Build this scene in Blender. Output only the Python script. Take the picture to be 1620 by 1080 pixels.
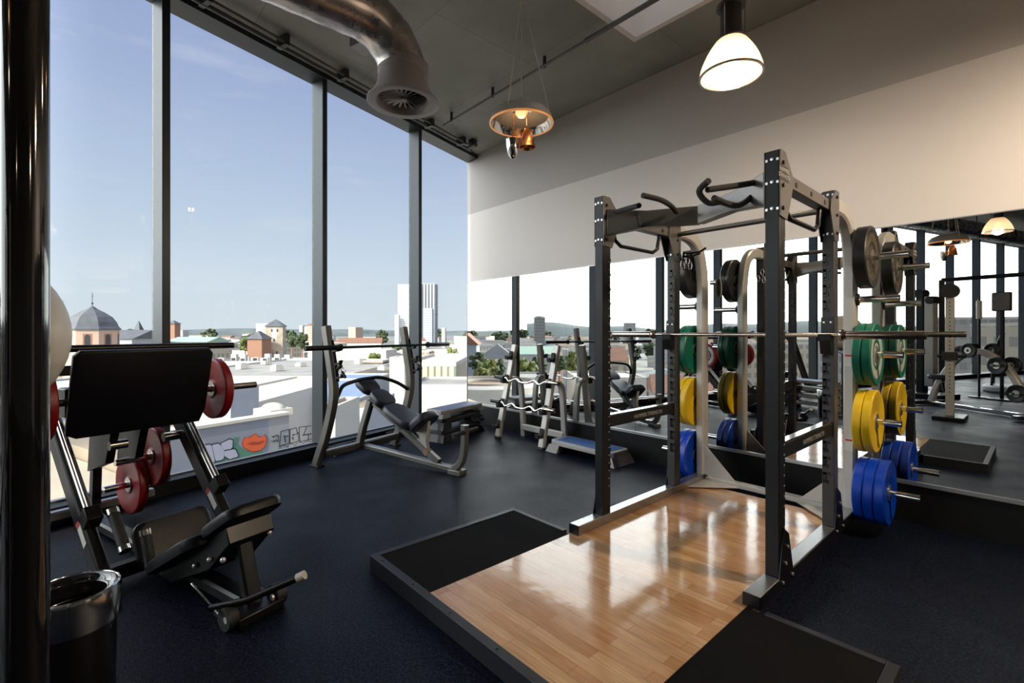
import bpy, math, random
from mathutils import Vector, Matrix
sc = bpy.context.scene
for o in list(bpy.data.objects): bpy.data.objects.remove(o)
COL = sc.collection

# ---------------------------------------------------------------- camera
CAMZ = 1.442
cam = bpy.data.objects.new('camera', bpy.data.cameras.new('camera'))
COL.objects.link(cam); sc.camera = cam
cam.data.sensor_width = 36.0
cam.data.lens = 755.0/1620.0*36.0
cam.data.shift_y = -14.0/1620.0
cam.data.clip_start = 0.02; cam.data.clip_end = 12000
_f = Vector((-.7455, .6665, 0))
cam.rotation_euler = (math.pi/2, 0, math.atan2(_f.y, _f.x)-math.pi/2)
cam.location = (0, 0, CAMZ)

# ---------------------------------------------------------------- world sky
world = bpy.data.worlds.new('sky'); sc.world = world; world.use_nodes = True
nt = world.node_tree; nt.nodes.clear()
N_ = nt.nodes.new; L_ = nt.links.new
tc = N_('ShaderNodeTexCoord'); sep = N_('ShaderNodeSeparateXYZ'); L_(tc.outputs['Generated'], sep.inputs[0])
ramp = N_('ShaderNodeValToRGB'); L_(sep.outputs['Z'], ramp.inputs[0])
er = ramp.color_ramp; er.elements[0].position = 0.0; er.elements[0].color = (.80, .85, .90, 1)
er.elements[1].position = 1.0; er.elements[1].color = (.22, .32, .62, 1)
for p_, c_ in ((.08, (.76, .83, .90, 1)), (.22, (.60, .70, .86, 1)), (.42, (.42, .50, .74, 1)), (.58, (.34, .41, .65, 1))):
    e_ = er.elements.new(p_); e_.color = c_
# thin streaks of high cloud
mp = N_('ShaderNodeMapping'); mp.inputs['Scale'].default_value = (2.2, 2.2, 9); L_(tc.outputs['Generated'], mp.inputs[0])
nz = N_('ShaderNodeTexNoise'); nz.inputs['Scale'].default_value = 2.2; nz.inputs['Detail'].default_value = 5; L_(mp.outputs[0], nz.inputs[0])
cr = N_('ShaderNodeMapRange'); cr.inputs['From Min'].default_value = .58; cr.inputs['From Max'].default_value = .78; cr.inputs['To Max'].default_value = .35; L_(nz.outputs[0], cr.inputs[0])
mx = N_('ShaderNodeMix'); mx.data_type = 'RGBA'; L_(cr.outputs[0], mx.inputs['Factor']); L_(ramp.outputs[0], mx.inputs['A']); mx.inputs['B'].default_value = (.85, .86, .88, 1)
# the sky is brighter on the sun's side
dot = N_('ShaderNodeVectorMath'); dot.operation = 'DOT_PRODUCT'; L_(tc.outputs['Generated'], dot.inputs[0]); dot.inputs[1].default_value = (-.12, -.99, .1)
gl = N_('ShaderNodeMapRange'); gl.interpolation_type = 'SMOOTHSTEP'; L_(dot.outputs['Value'], gl.inputs[0])
gl.inputs['From Min'].default_value = .12; gl.inputs['From Max'].default_value = .85; gl.inputs['To Min'].default_value = 1.0; gl.inputs['To Max'].default_value = 9.0
gw = N_('ShaderNodeMapRange'); gw.inputs['From Min'].default_value = 1; gw.inputs['From Max'].default_value = 3; gw.inputs['To Max'].default_value = .85; L_(gl.outputs[0], gw.inputs[0])
m2 = N_('ShaderNodeMix'); m2.data_type = 'RGBA'; L_(gw.outputs[0], m2.inputs['Factor']); L_(mx.outputs['Result'], m2.inputs['A']); m2.inputs['B'].default_value = (.62, .60, .56, 1)
bk = N_('ShaderNodeBackground'); L_(m2.outputs['Result'], bk.inputs[0]); L_(gl.outputs[0], bk.inputs[1])
wo = N_('ShaderNodeOutputWorld'); L_(bk.outputs[0], wo.inputs[0])

# ---------------------------------------------------------------- sun
sl = bpy.data.lights.new('sun', 'SUN'); sl.energy = 4.2; sl.angle = .01; sl.color = (1, .93, .82)
sun = bpy.data.objects.new('sun', sl); COL.objects.link(sun)
sun.rotation_euler = Vector((.38, -.78, .60)).to_track_quat('Z', 'Y').to_euler(); sun.location = (5, -30, 60)

sc.view_settings.view_transform = 'Standard'; sc.view_settings.look = 'None'
sc.view_settings.exposure = 0.0; sc.view_settings.gamma = 1; sc.view_settings.use_curve_mapping = False
try:
    sc.cycles.use_denoising = True; sc.cycles.denoiser = 'OPENIMAGEDENOISE'
    sc.cycles.max_bounces = 10; sc.cycles.diffuse_bounces = 4; sc.cycles.glossy_bounces = 5; sc.cycles.transparent_max_bounces = 16; sc.cycles.transmission_bounces = 6
    sc.cycles.caustics_reflective = False; sc.cycles.caustics_refractive = False; sc.cycles.sample_clamp_indirect = 8
except Exception: pass

# ---------------------------------------------------------------- helpers
V = Vector
def tag(o, label=None, cat=None, group=None, kind=None):
    if label: o['label'] = label
    if cat: o['category'] = cat
    if group: o['group'] = group
    if kind: o['kind'] = kind
    return o
def empty(name, loc=(0, 0, 0), rz=0, **k):
    o = bpy.data.objects.new(name, None); COL.objects.link(o); o.location = loc; o.rotation_euler = (0, 0, rz); o.empty_display_size = .1
    return tag(o, **k)
def copy_tree(o, parent=None):
    c = o.copy(); COL.objects.link(c)
    if parent: c.parent = parent
    for ch in [q for q in bpy.data.objects if q.parent == o]: copy_tree(ch, c)
    return c
def basis(t):
    t = V(t).normalized(); u = V((0, 0, 1)) if abs(t.z) < .95 else V((1, 0, 0))
    a = t.cross(u).normalized(); return a, a.cross(t).normalized()
class MB:
    def __init__(s): s.v = []; s.f = []
    def add(s, vs, fs):
        n = len(s.v); s.v += [tuple(p) for p in vs]; s.f += [tuple(i+n for i in f) for f in fs]; return s
    def box(s, c, d, R=None):
        hx, hy, hz = d[0]/2, d[1]/2, d[2]/2; vs = []
        for x, y, z in ((-1,-1,-1),(1,-1,-1),(1,1,-1),(-1,1,-1),(-1,-1,1),(1,-1,1),(1,1,1),(-1,1,1)):
            p = V((x*hx, y*hy, z*hz))
            if R is not None: p = R @ p
            vs.append(p+V(c))
        return s.add(vs, [(3,2,1,0),(4,5,6,7),(0,1,5,4),(1,2,6,5),(2,3,7,6),(3,0,4,7)])
    def bb(s, x0, x1, y0, y1, z0, z1): return s.box(((x0+x1)/2, (y0+y1)/2, (z0+z1)/2), (abs(x1-x0), abs(y1-y0), abs(z1-z0)))
    def loops(s, rings, closed=False, caps=True):
        n = len(rings[0]); vs = [p for r in rings for p in r]; fs = []; m = len(rings)
        for i in range(m if closed else m-1):
            j = (i+1) % m
            for k in range(n):
                l = (k+1) % n; fs.append((i*n+k, i*n+l, j*n+l, j*n+k))
        if caps and not closed: fs.append(tuple(range(n))[::-1]); fs.append(tuple((m-1)*n+k for k in range(n)))
        return s.add(vs, fs)
    def tube(s, pts, r, n=12, closed=False, taper=None):
        pts = [V(p) for p in pts]; rings = []; m = len(pts); a = None
        for i, p in enumerate(pts):
            if closed: t = pts[(i+1) % m]-pts[i-1]
            else: t = pts[min(i+1, m-1)]-pts[max(i-1, 0)]
            if t.length < 1e-9: t = V((0, 0, 1))
            t.normalize()
            if a is None: a, b = basis(t)
            else:
                a = (a-t*a.dot(t)).normalized(); b = a.cross(t).normalized()
            rr = r if taper is None else taper[i]
            if not closed and 0 < i < m-1:
                c_ = (pts[i]-pts[i-1]).normalized().dot((pts[i+1]-pts[i]).normalized()); k_ = 1/max(.5, math.sqrt((1+c_)/2))
            else: k_ = 1
            rings.append([p+(a*math.cos(2*math.pi*q/n)+b*math.sin(2*math.pi*q/n))*rr for q in range(n)])
        return s.loops(rings, closed)
    def sweep(s, pts, side, w, h):
        """rectangular bar along a path; w along the fixed side vector, h across it"""
        pts = [V(p) for p in pts]; side = V(side).normalized(); rings = []; m = len(pts); c = .18*min(w, h)
        for i, p in enumerate(pts):
            t = (pts[min(i+1, m-1)]-pts[max(i-1, 0)]).normalized(); u = t.cross(side).normalized()
            a, b = w/2, h/2
            rings.append([p+side*x+u*y for x, y in ((-a+c,-b),(a-c,-b),(a,-b+c),(a,b-c),(a-c,b),(-a+c,b),(-a,b-c),(-a,-b+c))])
        return s.loops(rings)
    def lathe(s, prof, c=(0, 0, 0), ax=(0, 0, 1), n=32, close=False):
        a, b = basis(ax); t = V(ax).normalized(); c = V(c)
        rings = [[c+t*z+(a*math.cos(2*math.pi*q/n)+b*math.sin(2*math.pi*q/n))*max(r, 1e-5) for q in range(n)] for r, z in prof]
        return s.loops(rings, closed=close, caps=False)
    def prism(s, poly, ext):
        ext = V(ext); n = len(poly); A = [V(p) for p in poly]; B = [p+ext for p in A]
        return s.add(A+B, [tuple(range(n))[::-1], tuple(range(n, 2*n))]+[(i, (i+1) % n, n+(i+1) % n, n+i) for i in range(n)])
    def ball(s, c, r, seg=16, sc_=(1, 1, 1)):
        c = V(c); rings = []
        for i in range(1, seg//2):
            th = math.pi*i/(seg//2)
            rings.append([c+V((math.cos(2*math.pi*q/seg)*math.sin(th)*r*sc_[0], math.sin(2*math.pi*q/seg)*math.sin(th)*r*sc_[1], math.cos(th)*r*sc_[2])) for q in range(seg)])
        return s.loops(rings)
    def cut(s):
        s.cuts = getattr(s, 'cuts', [(0, 0)])+[(len(s.v), len(s.f))]; return s
    def build_each(s, name, mat, parent=None, **k):
        cs = getattr(s, 'cuts', [(0, 0)]); cs = cs+([(len(s.v), len(s.f))] if cs[-1] != (len(s.v), len(s.f)) else [])
        for (v0, f0), (v1, f1) in zip(cs, cs[1:]):
            m = MB(); m.v = s.v[v0:v1]; m.f = [tuple(i-v0 for i in f) for f in s.f[f0:f1]]; o = m.build(name, mat, parent, **k)
        return o
    def build(s, name, mat, parent=None, bevel=0, smooth=True, seg=2, **k):
        me = bpy.data.meshes.new(name); me.from_pydata(s.v, [], s.f); me.validate(); me.update()
        import bmesh as _b
        bm = _b.new(); bm.from_mesh(me); _b.ops.recalc_face_normals(bm, faces=bm.faces); bm.to_mesh(me); bm.free()
        if smooth:
            me.shade_smooth(); me.set_sharp_from_angle(angle=math.radians(38))
        o = bpy.data.objects.new(name, me); COL.objects.link(o); me.materials.append(mat)
        if parent: o.parent = parent
        if bevel:
            m = o.modifiers.new('b', 'BEVEL'); m.width = bevel; m.segments = seg; m.limit_method = 'ANGLE'; m.angle_limit = math.radians(40)
        return tag(o, **k)
def arc(c, r, a0, a1, u, v, n=8):
    c, u, v = V(c), V(u), V(v)
    return [c+(u*math.cos(a0+(a1-a0)*i/n)+v*math.sin(a0+(a1-a0)*i/n))*r for i in range(n+1)]
def smooth_path(pts, n=4):
    """Catmull-Rom through the points"""
    P = [V(p) for p in pts]; out = []
    for i in range(len(P)-1):
        p0 = P[max(i-1, 0)]; p1 = P[i]; p2 = P[i+1]; p3 = P[min(i+2, len(P)-1)]
        for k in range(n):
            t = k/n; out.append(.5*((2*p1)+(p2-p0)*t+(2*p0-5*p1+4*p2-p3)*t*t+(3*p1-p0-3*p2+p3)*t**3))
    return out+[P[-1]]
def text(name, body, size, loc, xdir, ydir, mat, parent=None, ext=.0015, align='CENTER'):
    cu = bpy.data.curves.new(name, 'FONT'); cu.body = body; cu.size = size; cu.extrude = ext; cu.align_x = align; cu.align_y = 'CENTER'
    cu.materials.append(mat); o = bpy.data.objects.new(name, cu); COL.objects.link(o)
    x = V(xdir).normalized(); y = V(ydir).normalized(); z = x.cross(y)
    M_ = Matrix((x, y, z)).transposed().to_4x4(); M_.translation = V(loc)
    bpy.context.view_layer.update(); me = bpy.data.meshes.new_from_object(o.evaluated_get(bpy.context.evaluated_depsgraph_get())); bpy.data.objects.remove(o)
    me.transform(M_); me.materials.clear(); me.materials.append(mat); o = bpy.data.objects.new(name, me); COL.objects.link(o)
    if parent: o.parent = parent
    return o

# a pixel of the photograph on a known plane of the room -> metres (planes measured once from the perspective)
def ray(x, y): 
    r = (x-810)/755; return V((.6665*r-.7455, .7455*r+.6665, (526-y)/755))
O = V((0, 0, CAMZ))
def P(x, y, X=None, Y=None, Z=None, T=None, WD=None):
    d = ray(x, y)
    t = T if T is not None else X/d.x if X is not None else Y/d.y if Y is not None else (Z-CAMZ)/d.z if Z is not None else (WD-5.03)/(d.x*WN.x+d.y*WN.y)
    return O+d*t
WN = V((.9574, .2888, 0)); WS = V((.2888, -.9574, 0)); WC = V((-6.771, 5.03, 0))     # window wall: inward normal, run, corner
def W(s, wd, z): return WC+WS*s+WN*wd+V((0, 0, z))

# ---------------------------------------------------------------- materials
def mat(name, col, rough=.5, metal=0, noise=None, bump=0, bscale=50, spec=.5, coat=0, var=0, vscale=5, **kw):
    m = bpy.data.materials.new(name); m.use_nodes = True; nt = m.node_tree; b = nt.nodes['Principled BSDF']
    b.inputs['Base Color'].default_value = (*col, 1); b.inputs['Roughness'].default_value = rough; b.inputs['Metallic'].default_value = metal
    b.inputs['Specular IOR Level'].default_value = spec; b.inputs['Coat Weight'].default_value = coat
    for k, v_ in kw.items(): b.inputs[k].default_value = v_
    t = nt.nodes.new('ShaderNodeTexCoord')
    if var:
        n = nt.nodes.new('ShaderNodeTexNoise'); n.inputs['Scale'].default_value = vscale; n.inputs['Detail'].default_value = 6; nt.links.new(t.outputs['Object'], n.inputs[0])
        r = nt.nodes.new('ShaderNodeMapRange'); r.inputs['From Min'].default_value = .3; r.inputs['From Max'].default_value = .7
        r.inputs['To Min'].default_value = 1-var; r.inputs['To Max'].default_value = 1+var; nt.links.new(n.outputs[0], r.inputs[0])
        h = nt.nodes.new('ShaderNodeVectorMath'); h.operation = 'SCALE'; h.inputs[0].default_value = col; nt.links.new(r.outputs[0], h.inputs['Scale']); nt.links.new(h.outputs[0], b.inputs['Base Color'])
        r2 = nt.nodes.new('ShaderNodeMapRange'); r2.inputs['From Min'].default_value = .3; r2.inputs['From Max'].default_value = .7
        r2.inputs['To Min'].default_value = max(0, rough*(1-var)); r2.inputs['To Max'].default_value = min(1, rough*(1+var)); nt.links.new(n.outputs[0], r2.inputs[0]); nt.links.new(r2.outputs[0], b.inputs['Roughness'])
    if bump:
        n2 = nt.nodes.new('ShaderNodeTexNoise'); n2.inputs['Scale'].default_value = bscale; n2.inputs['Detail'].default_value = 4; nt.links.new(t.outputs['Object'], n2.inputs[0])
        bu = nt.nodes.new('ShaderNodeBump'); bu.inputs['Strength'].default_value = bump; bu.inputs['Distance'].default_value = .01; nt.links.new(n2.outputs[0], bu.inputs['Height']); nt.links.new(bu.outputs[0], b.inputs['Normal'])
    return m
M = {}
M['steel_dark'] = mat('rack_steel', (.0085, .009, .011), .42, 0, var=.1, bump=.05, bscale=300, spec=.28)

M['steel_black'] = mat('black_steel', (.005, .005, .006), .34, .0, var=.1, spec=.35)
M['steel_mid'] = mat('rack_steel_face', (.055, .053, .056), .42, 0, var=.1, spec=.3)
M['steel_rail'] = mat('brushed_rail', (.38, .38, .39), .25, .85, var=.05, vscale=6)
M['grey_frame'] = mat('grey_frame_paint', (.50, .485, .455), .38, .25, var=.06)
M['grey_bench'] = mat('champagne_frame_paint', (.20, .193, .178), .33, .5, var=.05)
M['chrome'] = mat('chrome', (.75, .73, .70), .12, 1)
M['bar_steel'] = mat('bar_steel', (.42, .37, .32), .22, 1, var=.1, vscale=40)
M['bolt'] = mat('zinc_bolt', (.8, .8, .8), .3, .6)
M['pad'] = mat('black_vinyl', (.006, .0065, .009), .4, 0, bump=.12, bscale=90, spec=.25)
M['padblue'] = mat('navy_vinyl', (.018, .024, .04), .36, 0, bump=.1, bscale=90)
M['rubber'] = mat('black_rubber', (.012, .012, .013), .6, 0, bump=.3, bscale=120)
M['grip'] = mat('grip_rubber', (.012, .012, .013), .7, 0, bump=.5, bscale=200)
M['p_green'] = mat('green_bumper', (.0, .12, .075), .42, var=.12)
M['p_yellow'] = mat('yellow_bumper', (.72, .47, .01), .42, var=.12)
M['p_blue'] = mat('blue_bumper', (.0, .045, .42), .38, var=.12)
M['p_red'] = mat('red_bumper', (.26, .004, .007), .42, var=.12)
M['p_black'] = mat('black_bumper', (.014, .014, .015), .38, var=.15)
M['hub'] = mat('plate_hub', (.62, .60, .56), .28, .9)
M['mirror'] = mat('mirror_glass', (.90, .92, .90), .0, 1)
M['white_grey'] = mat('sticker_white', (.62, .60, .55), .6)
M['sticker_red'] = mat('sticker_red', (.45, .02, .02), .6)
M['sticker_dark'] = mat('sticker_print', (.05, .05, .05), .6)
M['step_grey'] = mat('step_grey_plastic', (.34, .33, .33), .5, bump=.1)
M['step_blue'] = mat('step_blue_mat', (.02, .10, .34), .55, bump=.4, bscale=150)
M['white_ball'] = mat('ivory_vinyl', (.62, .60, .53), .38)
M['mullion'] = mat('anthracite_aluminium', (.045, .055, .065), .38, .3)
M['duct'] = mat('duct_zinc', (.50, .46, .45), .28, .85, var=.12, vscale=12)
M['duct_plain'] = mat('diffuser_paint', (.30, .27, .27), .45, .2)
M['concrete_pipe'] = mat('conduit_paint', (.12, .12, .115), .45, .3)
M['gusset'] = mat('gusset_grey', (.13, .12, .11), .36, .5, var=.1)
M['letter'] = mat('lettering_grey', (.32, .31, .29), .5)
M['black_gloss'] = mat('black_gloss', (.008, .008, .009), .08, 0, coat=.6)
M['rope'] = mat('cotton_rope', (.6, .55, .45), .8)
# ================================================================ the room
CZ = 4.5; MY = 4.67; WY = 5.03; XR = 6.5; YB = -21.0
def wx(y, wd=0): return -(5.03-wd+.2888*y)/.9574           # X of the window plane (offset wd into the room) at Y
# floor material: recycled rubber with fine speckle
def floor_mat():
    m = mat('rubber_floor', (.012, .014, .018), .5, spec=.10); nt = m.node_tree; b = nt.nodes['Principled BSDF']; N = nt.nodes.new; L = nt.links.new
    t = N('ShaderNodeTexCoord')
    n = N('ShaderNodeTexNoise'); n.inputs['Scale'].default_value = 75; n.inputs['Detail'].default_value = 3; L(t.outputs['Object'], n.inputs[0])
    r = N('ShaderNodeValToRGB'); L(n.outputs[0], r.inputs[0]); r.color_ramp.elements[0].position = .42; r.color_ramp.elements[0].color = (.0012, .0015, .0022, 1)
    r.color_ramp.elements[1].position = .66; r.color_ramp.elements[1].color = (.013, .021, .050, 1)
    bk_ = N('ShaderNodeTexBrick'); bk_.inputs['Scale'].default_value = 1; bk_.inputs['Brick Width'].default_value = 9; bk_.inputs['Row Height'].default_value = 1.5; bk_.inputs['Mortar Size'].default_value = .003; bk_.inputs['Color1'].default_value = (1, 1, 1, 1); bk_.inputs['Color2'].default_value = (.6, .6, .6, 1); bk_.inputs['Mortar'].default_value = (.3, .3, .3, 1)
    mp = N('ShaderNodeMapping'); mp.inputs['Rotation'].default_value = (0, 0, .35); L(t.outputs['Object'], mp.inputs[0]); L(mp.outputs[0], bk_.inputs[0])
    ml = N('ShaderNodeVectorMath'); ml.operation = 'MULTIPLY'; L(r.outputs[0], ml.inputs[0]); L(bk_.outputs['Color'], ml.inputs[1]); L(ml.outputs[0], b.inputs['Base Color'])
    n2 = N('ShaderNodeTexNoise'); n2.inputs['Scale'].default_value = 1.6; n2.inputs['Detail'].default_value = 5; L(t.outputs['Object'], n2.inputs[0])
    r2 = N('ShaderNodeMapRange'); r2.inputs['From Min'].default_value = .35; r2.inputs['From Max'].default_value = .65; r2.inputs['To Min'].default_value = .36; r2.inputs['To Max'].default_value = .5; L(n2.outputs[0], r2.inputs[0]); L(r2.outputs[0], b.inputs['Roughness'])
    n3 = N('ShaderNodeTexNoise'); n3.inputs['Scale'].default_value = 220; L(t.outputs['Object'], n3.inputs[0])
    bu = N('ShaderNodeBump'); bu.inputs['Strength'].default_value = .5; bu.inputs['Distance'].default_value = .004; L(n3.outputs[0], bu.inputs['Height']); L(bu.outputs[0], b.inputs['Normal'])
    return m
M['floor'] = floor_mat()
def wall_mat():
    m = mat('painted_wall', (.5, .5, .5), .62, bump=.05, bscale=40); nt = m.node_tree; b = nt.nodes['Principled BSDF']; N = nt.nodes.new; L = nt.links.new
    t = N('ShaderNodeTexCoord'); s = N('ShaderNodeSeparateXYZ'); L(t.outputs['Object'], s.inputs[0])
    g = N('ShaderNodeMath'); g.operation = 'GREATER_THAN'; g.inputs[1].default_value = 3.515; L(s.outputs['Z'], g.inputs[0])
    x = N('ShaderNodeMix'); x.data_type = 'RGBA'; L(g.outputs[0], x.inputs['Factor']); x.inputs['A'].default_value = (.64, .60, .575, 1); x.inputs['B'].default_value = (.42, .395, .38, 1)
    L(x.outputs['Result'], b.inputs['Base Color']); return m
def ceil_mat():
    m = mat('painted_concrete', (.1, .1, .1), .55); nt = m.node_tree; b = nt.nodes['Principled BSDF']; N = nt.nodes.new; L = nt.links.new
    t = N('ShaderNodeTexCoord'); n = N('ShaderNodeTexNoise'); n.inputs['Scale'].default_value = 1.1; n.inputs['Detail'].default_value = 7; L(t.outputs['Object'], n.inputs[0])
    r = N('ShaderNodeValToRGB'); L(n.outputs[0], r.inputs[0]); r.color_ramp.elements[0].position = .35; r.color_ramp.elements[0].color = (.22, .225, .20, 1); r.color_ramp.elements[1].position = .7; r.color_ramp.elements[1].color = (.34, .34, .305, 1)
    v = N('ShaderNodeTexBrick'); v.inputs['Scale'].default_value = 1; v.inputs['Brick Width'].default_value = 2.6; v.inputs['Row Height'].default_value = 1.25; v.inputs['Mortar Size'].default_value = .004; v.inputs['Mortar Smooth'].default_value = .6
    v.inputs['Color1'].default_value = (1, 1, 1, 1); v.inputs['Color2'].default_value = (.9, .9, .9, 1); v.inputs['Mortar'].default_value = (.5, .5, .5, 1); L(t.outputs['Object'], v.inputs[0])
    s = N('ShaderNodeVectorMath'); s.operation = 'MULTIPLY'; L(r.outputs[0], s.inputs[0]); L(v.outputs['Color'], s.inputs[1]); L(s.outputs[0], b.inputs['Base Color'])
    bu = N('ShaderNodeBump'); bu.inputs['Strength'].default_value = .25; L(n.outputs[0], bu.inputs['Height']); L(bu.outputs[0], b.inputs['Normal']); return m
def glass_mat(name='window_glass', fac=.06, tint=(.93, .96, .97)):
    m = bpy.data.materials.new(name); m.use_nodes = True; nt = m.node_tree; nt.nodes.clear(); N = nt.nodes.new; L = nt.links.new
    o = N('ShaderNodeOutputMaterial'); tr = N('ShaderNodeBsdfTransparent'); tr.inputs[0].default_value = (*tint, 1); g = N('ShaderNodeBsdfGlossy'); g.inputs['Roughness'].default_value = 0
    lw = N('ShaderNodeLayerWeight'); lw.inputs[0].default_value = .5; pw_ = N('ShaderNodeMath'); pw_.operation = 'POWER'; L(lw.outputs['Facing'], pw_.inputs[0]); pw_.inputs[1].default_value = 4; mr = N('ShaderNodeMapRange'); mr.inputs['To Min'].default_value = fac*.35; mr.inputs['To Max'].default_value = .6; L(pw_.outputs[0], mr.inputs[0]); x = N('ShaderNodeMixShader'); L(mr.outputs[0], x.inputs[0]); L(tr.outputs[0], x.inputs[1]); L(g.outputs[0], x.inputs[2]); L(x.outputs[0], o.inputs[0]); return m
M['wall'] = wall_mat(); M['ceiling'] = ceil_mat(); M['glass'] = glass_mat()
M['plinth'] = mat('black_plinth', (.005, .005, .0055), .5, spec=.2, bump=.1, bscale=200)
M['alu_trim'] = mat('aluminium_trim', (.36, .36, .37), .35, .8)
M['kerb'] = mat('black_sill_board', (.006, .0065, .009), .45, spec=.3)
M['plaster_light'] = mat('white_plaster', (.72, .68, .65), .7)
M['wall_dark'] = mat('grey_back_wall', (.06, .058, .055), .7)

def poly_slab(name, pts, z0, z1, m, **k):
    return MB().prism([(x, y, z0) for x, y in pts], (0, 0, z1-z0)).build(name, m, smooth=False, **k)
room = [(wx(WY, -.01), WY+.3), (wx(YB, -.01), YB), (XR, YB), (XR, WY+.3)]
poly_slab('floor', room, -.25, 0, M['floor'], kind='structure', label='black speckled rubber gym floor')
# ceiling with the skylight opening
SX0, SX1, SY0, SY1 = -2.83, -1.55, 2.9, 4.25; HX0, HX1, HY0, HY1 = SX0-.062, SX1+.062, SY0-.062, SY1+.062
mb = MB()
for pts in ([(wx(WY, -.01), WY+.3), (wx(HY1, -.01), HY1), (XR, HY1), (XR, WY+.3)], [(wx(HY1, -.01), HY1), (wx(HY0, -.01), HY0), (HX0, HY0), (HX0, HY1)],
            [(HX1, HY0), (XR, HY0), (XR, HY1), (HX1, HY1)], [(wx(HY0, -.01), HY0), (wx(YB, -.01), YB), (XR, YB), (XR, HY0)]):
    mb.prism([(x, y, CZ) for x, y in pts], (0, 0, .3))
mb.build('ceiling', M['ceiling'], smooth=False, kind='structure', label='dark grey painted concrete ceiling')
mb = MB(); h0, h1 = CZ+.0, CZ+1.7
mb.bb(SX0-.06, SX0, SY0-.06, SY1+.06, h0, h1).bb(SX1, SX1+.06, SY0-.06, SY1+.06, h0, h1).bb(SX0, SX1, SY1, SY1+.06, h0, h1).bb(SX0, SX1, SY0-.06, SY0, h0, h1)
sk = mb.build('trim_1', M['plaster_light'], smooth=False, kind='structure', label='pale plastered skylight shaft in the ceiling')
MB().bb(SX0-.06, SX1+.06, SY0-.06, SY1+.06, h1+.002, h1+.02).build('glass_pane', M['glass'], sk, smooth=False)
# walls
MB().bb(wx(WY, 0)-.02, XR, WY, WY+.3, 0, CZ).build('wall_right', M['wall'], smooth=False, kind='structure', label='wall painted dark grey above and light greige below')
MB().bb(XR, XR+.3, YB, WY, 0, CZ).build('wall_east', M['wall_dark'], smooth=False, kind='structure')
MB().bb(wx(YB, -.01), XR+.3, YB-.3, YB, 0, CZ).build('wall_back', M['wall_dark'], smooth=False, kind='structure')
# furring that carries the mirrors: plinth, body, aluminium shelf edge
FX0, FX1 = -6.32, 3.2
MB().bb(FX0, FX1, MY+.006, WY-.002, 0, .312).build('baseboard_right', M['plinth'], smooth=False, kind='structure', label='black plinth under the mirrors')
MB().bb(FX0, FX1, MY-.012, MY+.004, .290, .318).build('trim_2', M['alu_trim'], smooth=False, kind='structure', label='aluminium strip under the mirrors')
MB().bb(FX0, FX1, MY+.012, WY-.002, .314, 2.262).build('wall_mirrored', M['plinth'], smooth=False, kind='structure')
MB().bb(FX0-.012, FX0-.001, MY-.006, WY-.002, 0, 2.27).bb(FX0, FX1, MY-.002, WY-.002, 2.264, 2.272).build('trim_3', M['alu_trim'], smooth=False, kind='structure')
seams = [FX0]+[round(-6.25+1.043*k, 3) for k in range(2, 10)]
seams = [FX0, -5.2, -4.16, -3.12, -2.10, -1.06, -.02, 1.02, 2.06, FX1]
mlabels = ['leftmost wall mirror, next to the window corner', 'wall mirror reflecting the curl bar rack', 'wall mirror behind the long step', 'wall mirror left of the power rack',
           'wall mirror behind the power rack, between its uprights', 'wall mirror behind the right hand plate stack', 'wall mirror right of the plate stack', 'wall mirror beyond the right edge of the view', 'rightmost wall mirror but one', 'rightmost wall mirror']
for i in range(len(seams)-1):
    MB().bb(seams[i]+.0012, seams[i+1]-.0012, MY, MY+.010, .319, 2.262).build('wall_mirror', M['mirror'], smooth=False, label=mlabels[i], cat='mirror', group='mirrors along the right wall')
# window wall: k-th bay between mullions
S0 = -.188; PIT = 1.647
sk_ = [S0+PIT*k for k in range(0, 17)]
RW = Matrix((WS, WN, V((0, 0, 1)))).transposed()
GZ0, GZ1 = .12, 4.432
for k in range(1, 17):
    s = sk_[k]
    f = MB().box(W(s, .10, (GZ0+CZ)/2), (.065, .20, CZ-GZ0-.01), RW).build('trim_mullion', M['mullion'], bevel=.004, kind='structure')
    f.name = 'trim_%d' % (k+10)
    a = max(sk_[k-1], .035)+.033
    MB().box(W((a+s-.033)/2, .02, (GZ0+GZ1)/2), (s-.033-a, .012, GZ1-GZ0), RW).build('window_%d' % k, M['glass'], smooth=False, kind='structure', label='tall floor to ceiling window pane')
L_all = sk_[-1]+.1
MB().box(W(L_all/2, .12, 4.465), (L_all, .24, .068), RW).build('trim_4', M['mullion'], smooth=False, kind='structure')
MB().box(W(L_all/2, .10, .06), (L_all, .22, .12), RW).build('baseboard_left', M['kerb'], smooth=False, kind='structure', label='low black sill under the windows')
MB().box(W(L_all/2, .035, .127), (L_all, .05, .012), RW).build('trim_5', M['alu_trim'], smooth=False, kind='structure')
MB().box(W(L_all/2, -.05, CZ+.20), (L_all+1, .08, .46), RW).build('wall_parapet', M['mullion'], smooth=False, kind='structure')
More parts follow.
